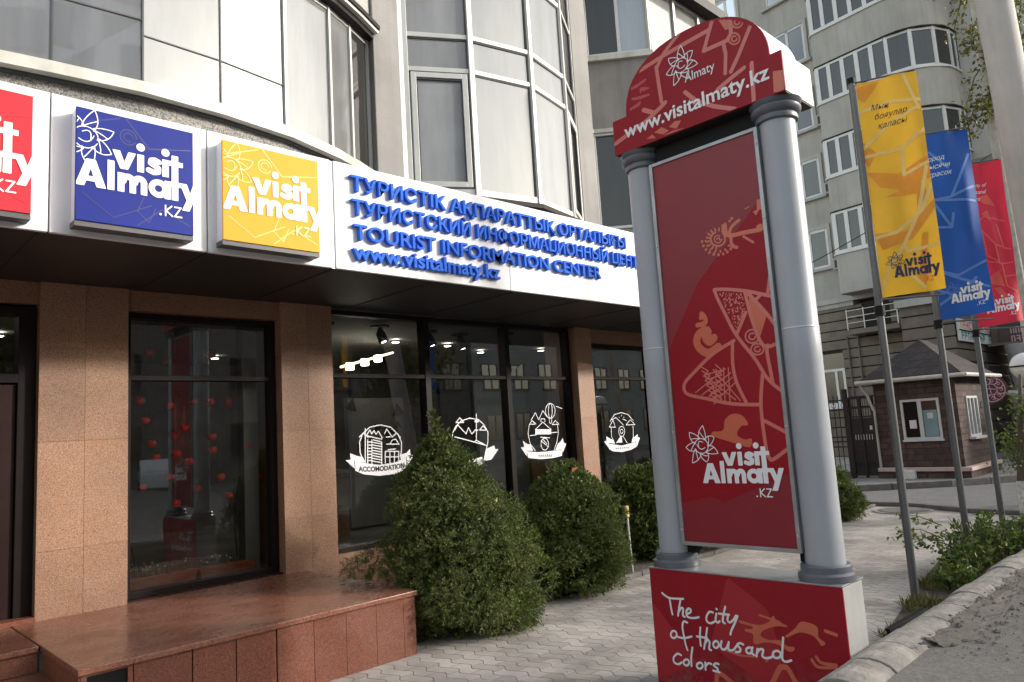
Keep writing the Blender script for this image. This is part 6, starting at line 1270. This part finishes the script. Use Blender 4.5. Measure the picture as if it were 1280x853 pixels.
link('globe', MB().lathe(sph,(13.1,2.52,2.13),28), 'globe', G, smooth=True); link('band', MB().lathe([(.204,-.012),(.206,0),(.204,.012)],(13.1,2.52,2.13),28), 'iron', G)
link('post', MB().tube([(13.1,2.52,0),(13.1,2.52,1.94)],[.05,.035],10), 'iron', G); link('arm', MB().tube([(13.1,2.52,1.8),(13.02,2.68,1.86),(12.98,2.72,2.1)],.014,6), 'iron', G)
# overhead cable
pts = []
for k in range(25):
    f = k/24; pts.append((19.19+f*4.43, 8.74-f*4.95, 5.39+f*3.47-.5*f*(1-f)))
d0 = Vector(pts[0])-Vector(pts[3])
tag(link('overhead_cable', MB().tube([(17.5,12.0,4.6)]+pts+[(24.6,2.6,9.7)],.012,5), 'black'),'thin black cable slung across the front of the apartment block','cable')

# ================================================================== ACROSS THE STREET (seen in the glass, or added to block low sky)
def block(name, label, x0, x1, y, depth, h, mat, rows, cols, w, wh, z0, pitch):
    t = thing(name, label, 'building', ((x0+x1)/2, y, 0)); link('wall', MB().box(x0,x1,y-depth,y,0,h), mat, t); link('cornice', MB().box(x0-.2,x1+.2,y,y+.25,h-.3,h), 'apt_band', t)
    f0 = None
    for r in range(rows):
        for c in range(cols):
            x = x0+(c+.5)*(x1-x0)/cols; z = z0+r*pitch
            if f0 is None:
                o = t; f = MB(); f.box(x-w/2-.08,x-w/2,y,y+.06,z,z+wh); f.box(x+w/2,x+w/2+.08,y,y+.06,z,z+wh); f.box(x-w/2-.08,x+w/2+.08,y,y+.06,z+wh,z+wh+.08); f.box(x-w/2-.15,x+w/2+.15,y,y+.15,z-.08,z); f.box(x-.04,x+.04,y,y+.05,z,z+wh)
                f0 = link('window', f, 'rustic', t); f0p = link('pane', MB().poly([(x-w/2,y+.02,z),(x+w/2,y+.02,z),(x+w/2,y+.02,z+wh),(x-w/2,y+.02,z+wh)]), 'gl_apt', f0); X0,Z0 = x,z
            else:
                a = f0.copy(); COL.objects.link(a); a.parent = t; a.location = (x-X0,0,z-Z0); b = f0p.copy(); COL.objects.link(b); b.parent = a
    return t
block('apartment_block','tall grey apartment block across the street, mirrored in the upper glass',-13,5.5,-21,10,25,'far_wall2',7,6,1.9,1.6,2,3.1)
block('offscreen_house','tan street house across the road, mirrored in the shop glass',7,33,-25,8,12.2,'far_wall',3,9,1.4,1.7,1.3,3.5)  # house row raised to cut off low sky light
block('offscreen_house','grey house added across the road to block low sky',33.5,58,-25,8,12.8,'far_wall2',3,8,1.4,1.7,1.3,3.5)  # row extended past the mirrored house to block low sky
block('offscreen_house','last house of the row, added to block low sky',58.5,90,-25,8,13.2,'far_wall',3,8,1.4,1.7,1.3,3.5)  # another added house, blocks low sky further along
t = thing('offscreen_house','unseen dark house added behind the viewer to block low sky','building',(-35,-5,0)); link('wall', MB().box(-45,-32,-20,30,0,9), 'far_wall', t)  # out-of-view wall added to cut low sky light under the canopy
t = thing('parked_car','white parked car across the street, mirrored in the shop glass','car',(10,-14.5,0))
def carprof(z): return z
m = MB(); cp = [(-2.1,.35),(-2.1,.75),(-1.95,.95),(-1.2,1.0),(-.6,1.42),(.9,1.45),(1.7,1.02),(2.1,.92),(2.15,.35)]
m.prism([(10+x,-15.3,z) for x,z in cp],[(10+x,-13.7,z) for x,z in cp]); link('body', m, 'car_white', t, bevel=.06)
m = MB(); gp = [(-1.1,1.0),(-.58,1.36),(.85,1.39),(1.5,1.03)]; m.prism([(10+x,-15.31,z) for x,z in gp],[(10+x,-13.69,z) for x,z in gp]); link('side_glass', m, 'gl_apt', t)
t.location = (10.9,-19.0,0); t.rotation_euler = (0,0,1.85)
for x in (-1.35,1.35):
    for y in (-15.25,-13.75):
        w_ = link('wheel', MB().tube([(10+x,y-.1,.32),(10+x,y+.1,.32)],[.32,.32],20), 'tyre', t); link('rim', MB().tube([(10+x,y-.11,.32),(10+x,y+.11,.32)],[.2,.2],14), 'alu', w_)
for k,(x,y,h,lab) in enumerate(((4.5,-13.5,7,'leafy tree on the far kerb near the tall block'),(17.5,-12,6,'leafy tree on the far kerb beyond the white car'))):
    t = thing('street_tree',lab,'tree',(x,y,0)); link('trunk', MB().tube([(x,y,0),(x+.1,y,2),(x,y+.1,h*.7)],[.16,.12,.05],8), 'trunk', t)
    r_ = np.random.default_rng(90+k); P = np.concatenate([r_.normal(0,.45,(180,3))+np.array([x,y,h*.75])+r_.normal(0,1,3)*np.array([1.1,1.1,1.0]) for q in range(22)])
    link_quads('crown', leaves(P,r_.normal(0,1,P.shape),0,.18,.11,2,.6,95+k), 'leaf_yellow', t)
# a passer-by is not shown; pale kerb lines of the far pavement
g = MB(); g.box(-40,60,-17,-16.8,0,.14); struct('far_kerb', g, 'kerb')
bpy.context.view_layer.update()
